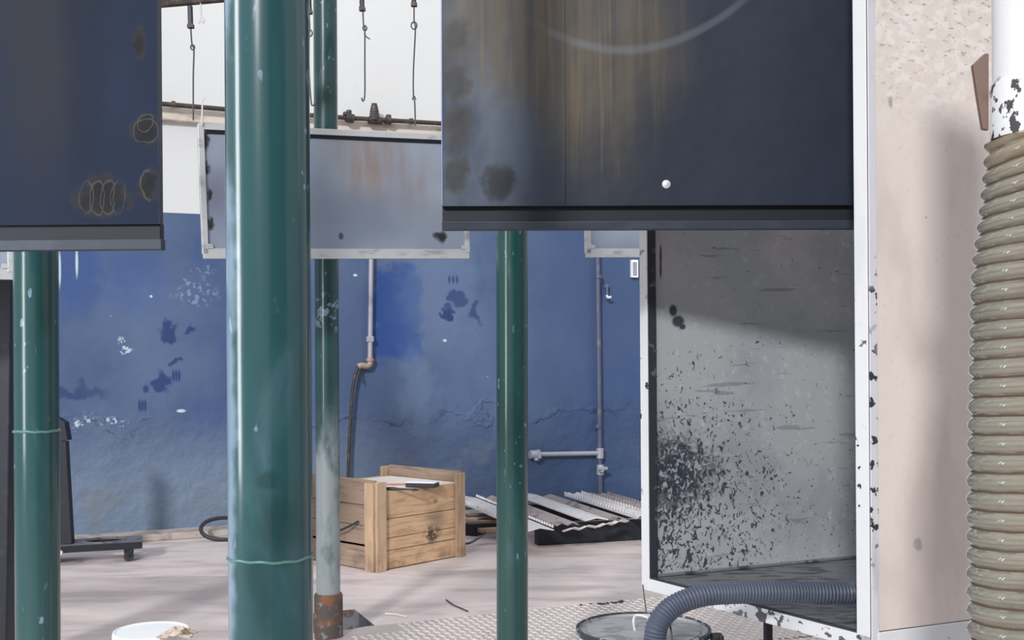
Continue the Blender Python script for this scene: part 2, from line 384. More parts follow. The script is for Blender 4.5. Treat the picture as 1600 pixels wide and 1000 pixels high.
k.paint((140, 130, 124), k.mx(k.ell(P(1437, 852, 3.05), (.012,0,.016), .4, k.warp(.03, 20)), k.ell(P(1397, 155, 3.0), (.008,0,.014), .4, k.warp(.03, 30)), k.ell(P(1453, 338, 3.05), (.003,0,.003), .3)), .7)
k.paint((196, 184, 172), k.ss(k.noise(60, 3), .6, .7), .4)
k.bump(k.noise(40, 4), .12, .006); M['beige'] = k.done()
# ---- hoses, drum etc.
k = NM('ribbed_grey_blue_hose', (76, 83, 100), .45); k.paint((56, 62, 75), k.ss(k.noise(6, 3), .5, .7), .6); M['hose'] = k.done()
k = NM('clear_yellowed_duct', (176, 172, 156), .1, 0, .6, .8)
k.paint((200, 180, 140), k.ss(k.axis(2), 1.72, 1.86), .75); k.paint((142, 142, 132), k.ss(k.noise(5, 4), .5, .7), .6)
k.b.inputs['Transmission Weight'].default_value = .55; M['duct'] = k.done()
k = NM('brown_spiral_wire', (96, 78, 62), .4); M['ductwire'] = k.done()
k = NM('chipped_white_pipe', (240, 242, 243), .45); k.paint((40, 42, 48), k.mul(k.ss(k.noise(34, 4), .53, .56), k.ss(k.axis(2), P(1634, 118, 2).z, P(1634, 132, 2).z)), .95); M['pipewhite'] = k.done()
k = NM('brown_plate', (128, 106, 96), .6, .3); M['brownplate'] = k.done()
k = NM('galvanised_lid', (168, 169, 172), .5, .3); k.paint((112, 114, 120), k.ss(k.noise(9, 5, (1, 2, 1), dist=.8), .48, .62), .7); k.paint((170, 170, 170), k.ss(k.noise(14, 4, off=(3,0,0)), .6, .7), .5); M['lid'] = k.done()
k = NM('drum_paint', (222, 224, 226), .5); chips(k, .55, scale=34); M['drum'] = k.done()
k = NM('drum_ring', (70, 74, 82), .45, .5); k.paint((190, 190, 190), k.ss(k.noise(30, 4), .54, .6), .8); M['drumring'] = k.done()
k = NM('white_plastic', (244, 246, 247), .4); M['plastic'] = k.done()
k = NM('stained_rag', (196, 182, 168), .9); k.paint((136, 112, 96), k.ss(k.noise(30, 4), .5, .6)); M['rag'] = k.done()
# ---- timber
def timber(name, base, seed, d):
    k = NM(name, base, .75, 0, .3)
    st = (1, 1, .1) if d[2] else (.1, .1, 1)
    k.paint(tuple(int(x*.72) for x in base), k.ss(k.noise(34, 6, st, off=(seed,seed,0), dist=.8), .46, .68), .6)
    k.paint(tuple(int(x*.8) for x in base), k.ss(k.noise(4, 3, off=(seed,1,0)), .5, .7), .5)
    k.paint((222, 194, 162), k.ss(k.noise(20, 4, st, off=(0,seed,0)), .54, .72), .5)
    k.paint((96, 70, 52), k.ss(k.voro(3.2, (1,1,1.6)), .05, .1, 1, 0), .6)
    k.paint((110, 86, 66), k.mul(k.ss(k.axis(2), .18, .0), k.ss(k.noise(8, 4), .42, .6)), .55)
    k.bump(k.noise(16, 5, st), .25, .006)
    if name == 'side_timber':
        w = k.warp(.08, 14)
        k.paint((56, 48, 46), k.mul(k.ell(P(673, 838, 7.8), (.05, 0, .05), .6, w), k.ss(k.noise(30, 3), .4, .52)), .9)
        k.paint((110, 92, 80), k.ell(P(680, 815, 7.8), (.06, 0, .07), .8, w), .6)
    return k.done()
M['wood_side'] = timber('side_timber', (204, 170, 136), 3, (0,0,0))
M['wood_end'] = timber('end_timber', (186, 156, 128), 9, (0,0,0))
M['wood_post'] = timber('post_timber', (204, 174, 142), 14, (0,0,1))
M['wood_grey'] = timber('grey_timber', (150, 130, 112), 20, (0,0,0))
k = NM('paper_sheet', (226, 216, 208), .8); k.paint((196, 92, 88), k.ell(FL(622, 757, .532), (.13, .07, 0), .4, k.warp(.06, 9)), .8); M['paper'] = k.done()
k = NM('black_rubber', (44, 46, 52), .55); M['rubber'] = k.done()
k = NM('galvanised_profile', (240, 236, 234), .42, .35); k.paint((180, 172, 168), k.ss(k.noise(9, 5), .55, .7), .6); M['profile'] = k.done()
k = NM('dull_profile', (176, 164, 162), .5, .3); k.paint((112, 104, 104), k.ss(k.noise(9, 5, off=(5,0,0)), .5, .66), .7); M['profile2'] = k.done()
k = NM('wall_pipe_grey', (168, 170, 182), .45, .3); k.paint((128, 128, 142), k.ss(k.noise(6, 4), .5, .7), .7); M['pipegrey'] = k.done()
k = NM('wall_pipe_blue', (86, 92, 116), .45, .2); k.paint((120, 120, 132), k.ss(k.noise(9, 4), .55, .7), .7); M['pipeblue'] = k.done()
k = NM('brown_elbow', (172, 148, 136), .5, .3); M['elbow'] = k.done()

# ------------------------------------------------------------------ setting
def wall_poly(x0, x1, z0, z1):
    return [(x0, W0+WS*x0, z0), (x1, W0+WS*x1, z0), (x1, W0+WS*x1, z1), (x0, W0+WS*x0, z1)]
zb = WP(280, 333).z
mb = MB(); mb.prism(wall_poly(-8, 9, -.02, zb), -N*.25, 0); mb.prism(wall_poly(-8, 9, zb, 5.2), -N*.25, 1)
struct(mb.build('wall_back', [M['blue'], M['white_wall']]))
# floor with a pit beside the rear post
C1 = FL(554, 952); C2 = FL(601, 978)
pd = (C1 - C2); pd = V((-A.y, A.x, 0))*pd.length           # away from camera
C2 = C1 - pd; L1 = C1 - A*.55; L2 = C2 - A*.55
big = [V((-10, -3, 0)), V((10, -3, 0)), V((10, 17, 0)), V((-10, 17, 0))]
hole = [L2, C2, C1, L1]
mb = MB()
mb.add(big + hole, [(0,1,5,4), (1,2,6,5), (2,3,7,6), (3,0,4,7)])
struct(mb.build('floor', M['floor']))
mb = MB()
dn = V((0,0,-.3))
ring4 = hole + [p + dn for p in hole]
mb.add(ring4, [(0,1,5,4),(1,2,6,5),(2,3,7,6),(3,0,4,7),(4,5,6,7)])
o = struct(mb.build('trim_1', M['pit']))
for p in o.data.polygons: pass
# kerb at the wall foot
kx0, kx1 = -8, 1.0
kd = .26
mb = MB()
pk = [V((x, W0+WS*x, 0)) for x in (kx0, kx1)]
mb.prism([pk[0], pk[1], pk[1]+N*kd, pk[0]+N*kd], (0,0,.055))
struct(mb.build('trim_2', M['kerb'], bevel=.012))
# plaster ledge across the white wall
zl = WP(280, 180).z
mb = MB(); a0 = V((-8, W0-8*WS, zl)); a1 = V((9, W0+9*WS, zl))
mb.prism([a0 + UP*.07, a1 + UP*.07, a1 - UP*.06, a0 - UP*.06], N*.06)
struct(mb.build('trim_3', M['ledge'], bevel=.01))
# unseen dark wall added behind the viewer to darken reflections in the large panel
k = NM('dull_grey_blocker', (62, 64, 68), .9); k.paint((80, 78, 76), k.ss(k.noise(2, 5), .5, .7)); k = k.done()
mb = MB(); mb.box((4.4, -3.1, 2.3), (7.2, .2, 4.6)); struct(mb.build('wall_dark_blocker', k))

# ------------------------------------------------------------------ chequer plate
t = thing('chequer_plate', 'pale chequered steel floor plate laid in front of the pit', 'floor plate', FL(760, 985))
B0 = FL(601, 978.5); B1 = B0 + A*3.6
poly = [FL(512, 1004), FL(541, 987), FL(572, 981), B0, B1, B1 + N*1.3, FL(500, 998) + N*.75]
mb = MB(); mb.prism([p + UP*.001 for p in poly], (0,0,.008))
mb.build('plate', M['plate'], t, bevel=.003)
mb = MB()
du, dv = .042, .042
for i in range(86):
    for j in range(30):
        c = B0 + A*(i*du + .03 - .25) + N*(j*dv + .03); c.z = .009
        if i*du < .29 and j*dv < .16: continue
        ang = math.radians(22.8) + (math.pi/4 if (i+j) % 2 else -math.pi/4)
        e = V((math.cos(ang), math.sin(ang), 0)); g = V((-e.y, e.x, 0))
        p = [c + e*.022, c + g*.009, c - e*.022, c - g*.009, c + UP*.006]
        mb.add(p, [(0,1,4), (1,2,4), (2,3,4), (3,0,4)])
lz = mb.build('tread_pattern', M['tread'], t)

# ------------------------------------------------------------------ green posts
def post(name, label, mat, top, bot, Y, r, rings, sleeve=None, ztop=3.5):
    a, b = P(top[0], top[1], Y), P(bot[0], bot[1], Y)
    d = (a - b)/(a.z - b.z)
    at = lambda z: b + d*(z - b.z)
    t = thing('green_post', label, 'post', at(0))
    mb = MB(); mb.tube([at(0), at(ztop)], r, 48); tube_ = mb.build('post_tube', mat, t)
    for py in rings:
        c = at(P(0 + bot[0], py, Y).z); pts = []
        mb = MB()
        for q in range(49):
            g = q/48*2*math.pi
            pts.append(c + V((math.cos(g)*(r+.0005), math.sin(g)*(r+.0005), (.0012*math.sin(3*g+1) + .0008*math.sin(11*g)))))
        mb.tube(pts, .0022 if Y < 2 else .004, 8, cap=False); mb.build('weld_bead', M['weld'], tube_)
    if sleeve:
        mb = MB(); mb.lathe([(r, at(0).z + .0), (r+.012, .0), (r+.012, sleeve-.012), (r+.006, sleeve), (r-.001, sleeve)], at(0), 40)
        mb.build('rusted_sleeve', M['rust'], t)
    return t, at
tm, atm = post('green_post', 'thick dusty green steel post nearest the camera', M['green_main'], (417, 0), (424, 1000), 1.65, .0612, [868])
post('green_post', 'green steel post at far left below the left dark panel', M['green_left'], (56, 400), (59.5, 1000), 3.23, .0612, [673])
post('green_post', 'clean green steel post right of the wooden crate', M['green_right'], (800, 360), (800.5, 1000), 4.36, .0612, [])
post('green_post', 'slim worn green post with rusted foot sleeve beside the floor pit', M['green_back'], (508, 0), (513.5, 990), 5.77, .0612, [], sleeve=.232)

# dark column at the left edge
t = thing('dark_column', 'near black steel column cut by the left edge of the photo', 'column', FL(-30, 1073))
y = 4.95
mb = MB(); a, b = P(18, 437, y), P(10, 1000, y); d = (a-b)/(a.z-b.z)
p0, p1 = b + d*(0-b.z), b + d*(3.3-b.z)
w = V((.24, 0, 0)); dp = V((0, .2, 0))
mb.add([p0-w, p0, p0+dp, p0-w+dp, p1-w, p1, p1+dp, p1-w+dp], [(0,1,2,3), (4,5,6,7), (0,1,5,4), (1,2,6,5), (2,3,7,6), (3,0,4,7)])
mb.build('column_shaft', M['black'], t, bevel=.006)
mb = MB(); mb.box(p0 + V((-.12, .1, .008)), (.34, .3, .016)); mb.build('base_plate', M['black'], t, bevel=.003)

# ------------------------------------------------------------------ hanging panels
def sheet(name, parent, o, ex, ez, ey, w, h, mat, hole=None, th=.003):
    """rectangular sheet, optional round hole (u, v, r)"""
    bm = bmesh.new(); off = V(parent['_o'])
    vs = [bm.verts.new(o + ex*u + ez*v - off) for u, v in ((0,0),(w,0),(w,h),(0,h))]
    es = [bm.edges.new((vs[i], vs[(i+1) % 4])) for i in range(4)]
    if hole:
        u, v, r = hole
        hs = [bm.verts.new(o + ex*(u + r*math.cos(q*math.pi/10)) + ez*(v + 1.25*r*math.sin(q*math.pi/10)) - off) for q in range(20)]
        es += [bm.edges.new((hs[i], hs[(i+1) % 20])) for i in range(20)]
        bmesh.ops.triangle_fill(bm, use_beauty=True, use_dissolve=False, edges=es)
    else: bm.faces.new(vs)
    r = bmesh.ops.extrude_face_region(bm, geom=bm.faces[:])
    for g in r['geom']:
        if isinstance(g, bmesh.types.BMVert): g.co += ey*th
    bmesh.ops.recalc_face_normals(bm, faces=bm.faces)
    me = bpy.data.meshes.new(name); bm.to_mesh(me); bm.free(); me.materials.append(mat)
    ob = bpy.data.objects.new(name, me); COL.objects.link(ob); ob.parent = parent; ob['_o'] = parent['_o']
    return ob
def bar(parent, name, o, ex, ez, ey, u0, u1, v0, v1, f0, f1, mat, bevel=.0015):
    """box in panel coordinates; f is depth behind the face"""
    mb = MB(); vs = [o + ex*u + ez*v + ey*f for u in (u0,u1) for v in (v0,v1) for f in (f0,f1)]
    mb.add(vs, [(0,1,3,2),(4,6,7,5),(0,4,5,1),(2,3,7,6),(0,2,6,4),(1,5,7,3)])
    return mb.build(name, mat, parent, bevel=bevel)
Yb = 3.3
# big panel
o = P(692, 322, Yb); ex = (P(1340, 320, Yb) - o).normalized(); ey = V((0,1,0)); ez = (UP - ex*UP.dot(ex)).normalized()
wb = P(1400, 322, Yb).x - o.x; hb = .86
t = thing('hanging_panel', 'large dark steel panel with a painted brown sheen hanging into the white booth', 'metal panel', o)
BIG = (o, ex, ez, ey, wb, hb)
hp = P(1041, 288, Yb) - o
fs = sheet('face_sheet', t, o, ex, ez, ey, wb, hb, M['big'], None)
mb = MB(); q0 = o + ex*hp.dot(ex) + ez*hp.dot(ez); mb.tube([q0 + ey*.002, q0 - ey*.003, q0 - ey*.0045], [.0125, .0125, .009], 20); mb.build('pale_disc', M['lip'], fs)  # small pale raised disc on the face
bar(t, 'bottom_channel', o, ex, ez, ey, -.003, wb, -.046, .003, .024, .04, M['lipshadow'])
mb = MB(); q0 = o + ex*(-.004) - ez*.044 + ey*.012; q1 = o + ex*wb - ez*.044 + ey*.012
dl = -ez*.025 + ey*.004
mb.prism([q0, q1, q1 + dl, q0 + dl], ey*.03); mb.build('bottom_lip', M['lipdark'], t, bevel=.002)
bar(t, 'side_flange', o, ex, ez, ey, -.004, .0, .002, hb, -.003, .03, M['edge'])
for px in (880, ):
    u = P(px, 100, Yb).x - o.x
    bar(fs, 'pressed_seam', o, ex, ez, ey, u-.006, u+.004, .004, hb, -.0022, .0, M['big'], .0015)
def hanger(label, top, pts, mat, blk, grp, Y0, block=True):
    t = thing('wire_hanger', label, 'hanger', top, grp)
    return t
# left panel
Yl = 2.75
o = P(-120, 353, Yl); ex = (P(248, 350, Yl) - o).normalized(); ez = (UP - ex*UP.dot(ex)).normalized()
wl = (P(248, 350, Yl) - o).length; hl = .8
t = thing('hanging_panel', 'blue-grey steel panel with swirled burn marks at the top left of the photo', 'metal panel', o)
LEFT = (o, ex, ez, ey, wl, hl)
sheet('face_sheet', t, o, ex, ez, ey, wl, hl, M['leftp'])
bar(t, 'bottom_channel', o, ex, ez, ey, 0, wl+.001, -.038, .003, .01, .04, M['lipshadow'])
bar(t, 'bottom_lip', o, ex, ez, ey, 0, wl+.005, -.062, -.036, .004, .036, M['lipdark'])
u = wl - .37
bar(t, 'side_flange', o, ex, ez, ey, wl, wl+.002, 0, hl, 0, .03, M['lipdark'])
# middle row
def tray(label, BL, BR, TL, mat, left=True, right=True):
    ex = (BR - BL); w = ex.length; ex.normalize(); ez = (TL - BL); h = ez.length; ez.normalize()
    ey = ez.cross(ex).normalized()
    if ey.y < 0: ey = -ey
    t = thing('hanging_panel', label, 'metal panel', BL)
    sheet('face_sheet', t, BL + ez*.04 + ey*.006, ex, ez, ey, w, h - .05, mat)
    bar(t, 'bottom_lip', BL, ex, ez, ey, 0, w, 0, .044, -.006, .022, M['lip'])
    bar(t, 'top_flange', BL, ex, ez, ey, 0, w, h-.028, h, -.004, .04, M['lip'])
    bar(t, 'top_shadow_strip', BL, ex, ez, ey, .03, w-.02, h-.045, h-.028, .001, .02, M['lipshadow'])  # dark strip standing in for the shadow below the top flange
    if left: bar(t, 'side_flange', BL, ex, ez, ey, -.004, .022, .02, h-.01, -.006, .025, M['lip'])
    if right: bar(t, 'side_flange', BL, ex, ez, ey, w-.018, w+.002, .03, h-.01, -.01, .03, M['lip'])
    for u in ((.03,) if left else ()) + ((w-.03,) if right else ()):
        q = BL + ex*u + ez*.044 - ey*.007
        mb = MB(); mb.prism([q - ex*.012, q + ex*.014, q + ex*.008 + ez*.018, q - ex*.01 + ez*.02], -ey*.004)
        mb.build('corner_weld', M['lip'], t)
    return t, (BL, ex, ez, ey, w, h)
Yr = 5.40
tmid, MID = tray('bare steel panel hanging between the thick post and the large dark panel', P(318, 404, 4.9), P(733, 404, Yr), P(310, 192, 4.9), M['midp'])
tray('bare steel panel showing only its corner below the large dark panel', P(917, 402, 5.72), P(917, 402, 5.72) + (P(1150, 402, 6.0) - P(917, 402, 5.72)).normalized()*1.1, P(915, 190, 5.72), M['midp'])
BRl = P(20, 437, 4.45); BLl = BRl - A*1.1
tray('bare steel panel corner peeking out below the blue-grey panel', BLl, BRl, BLl + UP*.6, M['midp'])

# conveyor rails
def rail(label, a, b, s=.035):
    t = thing('conveyor_rail', label, 'rail', a)
    e = (b - a); L = e.length; e.normalize(); u = (UP - e*UP.dot(e)).normalized(); q = e.cross(u)
    mb = MB(); mb.box((a+b)/2, (L, s, s*.8), (e, q, u)); mb.build('rail_bar', M['iron'], t, bevel=.003)
    mb = MB(); mb.box((a+b)/2 + u*s*1.2, (L, s*.3, s*1.8), (e, q, u)); mb.build('rail_web', M['iron'], t)
    return t
ra, rb = P(240, 7, 4.86), P(345, -2, 4.96)
re = (rb - ra).normalized()
rail('dark conveyor rail at the top beside the thick post', ra - re*1.6, ra + re*5.0)
# rail of the front row, above the frame
fz = 3.12
rail('front conveyor rail over the two dark panels', V((-2.4, 2.75, fz)), V((1.35, 3.32, fz)))
def on_front(x): return V((x, 2.75 + (x+2.4)*(.57/3.75), fz))
def hook_front(label, x, ztop):
    a = on_front(x); t = thing('wire_hanger', label, 'hanger', a, 'wire hangers on the conveyor rails')
    mb = MB(); mb.box(a - UP*.072, (.02, .02, .10)); mb.build('hanger_block', M['black'], t, bevel=.003)
    mb = MB(); y = a.y
    mb.tube([a - UP*.09, V((x, y, ztop + .01)), V((x, y + .01, ztop - .015))], .003, 8); mb.build('hanger_wire', M['wire'], t)
for (o_, ex_, ez_, ey_, w_, h_), nm in ((BIG, 'large brown-sheen panel'), (LEFT, 'blue-grey panel')):
    for fr, side in ((.12, 'left'), (.85, 'right')):
        q = o_ + ex_*(w_*fr) + ez_*h_
        hook_front('front rail hanger on the %s end of the %s' % (side, nm), q.x, q.z)
# hangers of the rear row
def hook(label, px, y0, y1, path, mat, Y, blk=8, loops=(), barb=None):
    t = thing('wire_hanger', label, 'hanger', P(px, y0, Y), 'wire hangers on the conveyor rails')
    s = blk/F*Y
    if blk:
        a, b = P(px, y0 + 5, Y), P(px+1, y1, Y); e = (a-b).normalized()
        mb = MB(); mb.box((a+b)/2, (s*.8, s*.8, (a-b).length), (V((1,0,0)), V((0,1,0)), e)); mb.build('hanger_block', M['black'], t, bevel=.004)
        mb = MB(); mb.box(b + UP*.008, (s*1.02, s*1.02, .016)); mb.build('block_collar', M['iron'], t)
    mb = MB(); mb.tube(smooth_path([P(x, y, Y) for x, y in path], 5), .0036, 8)
    for (cx, cy, r) in loops:
        mb.tube([P(cx, cy, Y) + V((math.cos(g), .15*math.sin(g), math.sin(g)*1.3))*(r/F*Y) for g in [i/20*2*math.pi for i in range(21)]], .0034, 6, cap=False)
    if barb: mb.tube(smooth_path([P(x, y, Y) for x, y in barb], 5), .003, 6)
    mb.build('hanger_wire', mat, t)
hook('dark wire hanger at the left above the bare steel panel corner', 297, 4, 44, [(298, 43), (300, 70), (303, 78), (302, 120), (302, 188)], M['wire'], 4.9, 9, [(301, 74, 3)])
hook('short pale wire with a knotted end high left of the thick post', 313, -3, 0, [(313, -4), (314, 18), (315, 33)], M['palewire'], 4.92, 0, [(316, 31, 3)], [(310, 37), (315, 32), (319, 37)])
hook('pale wire tie on the left corner of the bare steel panel', 316, 150, 190, [(316, 156), (316, 175), (315, 195)], M['palewire'], 4.89, 0, (), [(311, 153), (316, 157), (320, 153)])
hook('pale hook wire close beside the thick post', 483, -11, 22, [(483, 22), (484, 46), (483, 60), (483, 110), (486, 158), (489, 165), (492, 162)], M['wire'], 5.1, 8, [(484, 52, 4)])
hook('dark hook wire with a barb hanging free above the bare panel', 565, -17, 17, [(567, 17), (568, 38), (570, 46), (570, 100), (570, 148), (567, 158), (565, 153)], M['wire'], 5.18, 9, [(570, 44, 3)], [(569, 52), (573, 58), (578, 61)])
hook('dark wire with a loop tied to the right of the bare panel', 646, -23, 10, [(647, 10), (647, 34), (649, 46), (646, 110), (646, 150), (648, 160), (649, 196)], M['wire'], 5.26, 9, [(647, 40, 4.5)], [(644, 156), (647, 150), (650, 156)])

# ------------------------------------------------------------------ booth
Yn, Yf = 3.0, 3.82
zs = P(1351, 995, Yn).z                                     # booth floor
Nn = P(1358, 600, Yn); Nn.z = 0
Ff = P(1004, 640, Yf); Ff.z = 0
od = (Nn - Ff); ow = od.length; od.normalize()              # far -> near along the opening
bd = V((A.x, A.y, 0))                                       # depth direction
on = V((od.y, -od.x, 0)); 
if on.x > 0: on = -on                                       # out of the opening
ztop, BD, SH = 3.0, 1.35, .04
t = thing('spray_booth', 'tall white framed booth with beige side and scraped grey inside, standing at right', 'booth', Nn.lerp(Ff, .5) + bd*.6)
def vbox(p, q, z0, z1, thick, tdir, mat, name, bevel=.002):
    mb = MB(); pp = [p + UP*z0, q + UP*z0, q + UP*z0 + tdir*thick, p + UP*z0 + tdir*thick]
    mb.prism(pp, UP*(z1-z0)); return mb.build(name, mat, t, bevel=bevel)
# near upright: wide leg in the opening plane, narrow leg along the side sheet
vbox(Nn, Nn - od*.045, zs-SH, ztop, .004, on, M['white'], 'upright')
vbox(Nn, Nn + bd*.026, zs-SH, ztop, .004, -V((-bd.y, bd.x, 0)), M['whitegrey'], 'upright_return')
vbox(Nn - od*.045, Nn - od*.049, zs-SH, ztop, .02, -on, M['darkedge'], 'upright_edge')
# far upright
vbox(Ff - od*.006, Ff + od*.034, zs-SH, ztop, .005, on, M['white'], 'upright')
vbox(Ff + od*.034, Ff + od*.030, zs, ztop, .035, -on, M['darkedge'], 'upright_edge')
# sill
vbox(Ff + od*.034, Nn, zs-SH, zs+.001, .004, on, M['sill'], 'sill')
vbox(Ff, Nn, zs-.003, zs+.006, .012, -on, M['darkedge'], 'sill_edge', 0)
# sheets
off = V((0,0,0))
b0, b1 = Ff + od*.03, Ff + od*.03 + bd*BD
vbox(Ff + od*.02, Ff + od*.02 + bd*BD, zs, ztop, .004, -od, M['inner'], 'inner_wall', 0)
vbox(Nn + bd*.024, Nn + bd*BD, zs+.012, ztop, .003, -od, M['beige'], 'side_sheet', 0)
vbox(Nn + bd*.02, Nn + bd*BD, zs-SH*1.6, zs+.010, .006, od, M['white'], 'base_rail')
vbox(Ff + bd*BD, Nn + bd*BD, zs, 2.2, .004, bd, M['inner'], 'back_sheet', 0)
mb = MB(); mb.prism([Ff + UP*(zs-.006), Nn + UP*(zs-.006), Nn + bd*BD + UP*(zs-.006), Ff + bd*BD + UP*(zs-.006)], (0,0,.006)); mb.build('floor_pan', M['pan'], t)
vbox(Nn, Nn + bd*BD, ztop-.045, ztop, .004, od, M['white'], 'head_rail')
vbox(Ff, Nn, ztop-.045, ztop, .004, on, M['white'], 'head_rail')
# welded seam lip where pan meets the far sheet
q = Ff + od*.022; mb = MB(); mb.tube([q + bd*.02 + UP*(zs+.006), q + bd*BD*.98 + UP*(zs+.006)], .006, 6); mb.build('pan_seam', M['pan'], t)
g0 = Ff + od*.3 + bd*.46
for q in (P(1200, 985, 3.95), Nn + bd*.35 - od*.1, Nn + bd*1.2 - od*.1, Ff + bd*1.2 + od*.1):
    mb = MB(); mb.box(V((q.x, q.y, (zs-.008)/2)), (.024, .024, zs-.008), (A, V((-A.y, A.x, 0)), UP)); mb.build('leg', M['black'], t, bevel=.002)
q = P(1004, 919, Yf - .01)
mb = MB(); mb.tube(smooth_path([q + UP*.012, P(1007, 935, Yf-.01), P(1010, 962, Yf-.01), P(1012, 1010, Yf-.01)], 4), .0022, 6); mb.build('hanging_wire', M['wire'], t)

# ribbed hose out of the booth
hp_ = [V((1.75, 3.72, zs+.045)), V((1.25, 3.42, zs+.045)), P(1350, 925, 3.2), P(1250, 926, 3.16), P(1160, 926, 3.13), P(1100, 930, 3.1), P(1055, 946, 3.08), P(1030, 972, 3.06), P(1023, 1005, 3.06), P(1022, 1080, 3.06), V((.40, 3.05, .3)), V((.42, 2.98, .06)), V((.5, 2.8, .035)), V((.9, 2.4, .035))]
for i in (2,3,4): hp_[i].z = max(hp_[i].z, zs + .036)
path = smooth_path(hp_, 26)
L = [0]
for i in range(1, len(path)): L.append(L[-1] + (path[i]-path[i-1]).length)
# resample finely for the ribs
fine = []; st = .0024; j = 0; s = 0
while s < L[-1]:
    while L[j+1] < s: j += 1
    fine.append(path[j].lerp(path[j+1], (s-L[j])/max(1e-9, L[j+1]-L[j]))); s += st
rad = [.0298 + .0019*math.cos(2*math.pi*(i*st)/.0096) for i in range(len(fine))]
mb = MB(); mb.tube(fine, rad, 20)
tag(mb.build('ribbed_hose', M['hose']), 'grey-blue ribbed hose coming out of the booth and bending down over the drum', 'hose')

# ------------------------------------------------------------------ drum under the hose
Yd = 3.42
lc = P(1005, 982, Yd); R = 105/F*Yd
t = thing('drum', 'pale steel drum with a dull grey lid beneath the ribbed hose', 'drum', V((lc.x, lc.y, 0)))
zt = lc.z; base = V((lc.x, lc.y, 0))
mb = MB(); pr = [(.001, 0), (R*.95, 0), (R*.96, .01)]
for z in (.18, .36): pr += [(R*.955, zt*z/.54 - .012), (R*.985, zt*z/.54), (R*.955, zt*z/.54 + .012)]
pr += [(R*.955, zt-.014)]
mb.lathe(pr, base, 56); mb.build('drum_body', M['drum'], t)
mb = MB(); mb.lathe([(R*.955, zt-.016), (R*.99, zt-.014), (R*1.0, zt-.006), (R*1.0, zt+.003), (R*.97, zt+.006), (R*.95, zt+.001)], base, 56); cring = mb.build('clamp_ring', M['drumring'], t)
mb = MB(); mb.lathe([(R*.955, zt), (R*.93, zt-.008), (R*.86, zt-.009), (R*.84, zt-.002), (R*.5, zt+.001), (.002, zt+.002)], base, 56); ld = mb.build('lid', M['lid'], t)
mb = MB(); c = P(992, 972, Yd-.03); c.z = zt
mb.tube(smooth_path([c, c + V((-.004, 0, .03)), c + V((.006, .01, .045)), c + V((.035, .0, .042)), c + V((.05, -.03, .03)), c + V((.052, -.05, .003))], 6), .004, 8)
mb.build('lid_handle', M['palewire'], ld)
mb = MB(); c = base + V((R*1.0, -.04, zt-.015)); mb.box(c + V((.012, 0, -.006)), (.035, .05, .022)); mb.box(c + V((.02, -.03, -.012)), (.02, .06, .012)); mb.tube([c + V((.02, -.03, .01)), c + V((.02, -.03, -.03))], .007, 8); mb.build('clamp_lever', M['black'], cring, bevel=.003)
mb = MB(); mb.tube(smooth_path([P(1036, 962, 3.12), P(1046, 975, 3.1), P(1050, 1000, 3.08), P(1052, 1040, 3.08)], 6), .0028, 6)
mb.tube(smooth_path([P(1036, 962, 3.12), P(1030, 958, 3.12)], 3), .0028, 6)
tag(mb.build('loose_wire', M['wire']), 'thin loose wire hanging against the bend of the ribbed hose', 'wire')

# ------------------------------------------------------------------ white bucket
Yk = 4.5
bc = P(236, 984, Yk); rb_ = 58/F*Yk
base = V((bc.x, bc.y, 0)); zt = bc.z
t = thing('plastic_bucket', 'white plastic bucket with lid on the floor between two green posts', 'bucket', base)
mb = MB(); mb.lathe([(.001, 0), (rb_*.84, 0), (rb_*.86, .01), (rb_*.95, zt-.04)], base, 44); mb.build('bucket_body', M['plastic'], t)
mb = MB(); mb.lathe([(rb_*.93, zt-.036), (rb_*1.0, zt-.034), (rb_*1.0, zt-.01), (rb_*.98, zt), (rb_*.93, zt), (rb_*.91, zt-.003), (.001, zt-.001)], base, 44); mb.build('lid', M['plastic'], t, bevel=0)
mb = MB(); random.seed(4)
c = P(278, 988, Yk-.1); c.z = zt + .002
gr = []; n = 9
for i in range(n):
    for j in range(n):
        u, v_ = i/(n-1)-.5, j/(n-1)-.5
        k_ = max(0, 1 - 3.2*(u*u+v_*v_))
        gr.append(c + V((u*.13 + random.uniform(-.006,.006), v_*.10 + random.uniform(-.006,.006), .006 + k_*.028*random.uniform(.3, 1.2))))
mb.add(gr, [(i*n+j, i*n+j+1, (i+1)*n+j+1, (i+1)*n+j) for i in range(n-1) for j in range(n-1)])
ob = tag(mb.build('rag', M['rag']), 'crumpled stained rag lying on the rim of the white bucket', 'rag')
sm = ob.modifiers.new('thick', 'SOLIDIFY'); sm.thickness = .005

# ------------------------------------------------------------------ clear duct hose at right
Yh = 2.0
def dc(px, py): return P(px, py, Yh)
t = thing('white_duct_pipe', 'chipped white duct pipe above the clear ribbed hose at the right edge', 'pipe', dc(1632, 200))
pc = dc(1634, 300); rp = .0870
mb = MB(); ptop = P(1634, 0, Yh).z
zlo = P(1634, 215, Yh).z
mb.tube([V((pc.x, pc.y, zlo)), V((pc.x, pc.y, ptop + .5))], rp, 48)
mb.build('pipe_wall', M['pipewhite'], t)
zc = P(1634, 126, Yh).z
mb = MB(); mb.lathe([(rp, zlo-.0), (rp+.004, zlo), (rp+.004, zc-.006), (rp+.002, zc), (rp-.001, zc)], V((pc.x, pc.y, 0)), 48); mb.build('pipe_collar', M['pipewhite'], t)
mb = MB(); pl = [dc(1535, 92), dc(1554, 74), dc(1560, 74), dc(1560, 196), dc(1551, 194), dc(1543, 145)]
mb.prism([p + V((0, .04, 0)) for p in pl], (0, .012, 0)); mb.build('side_plate', M['brownplate'], t, bevel=.001)
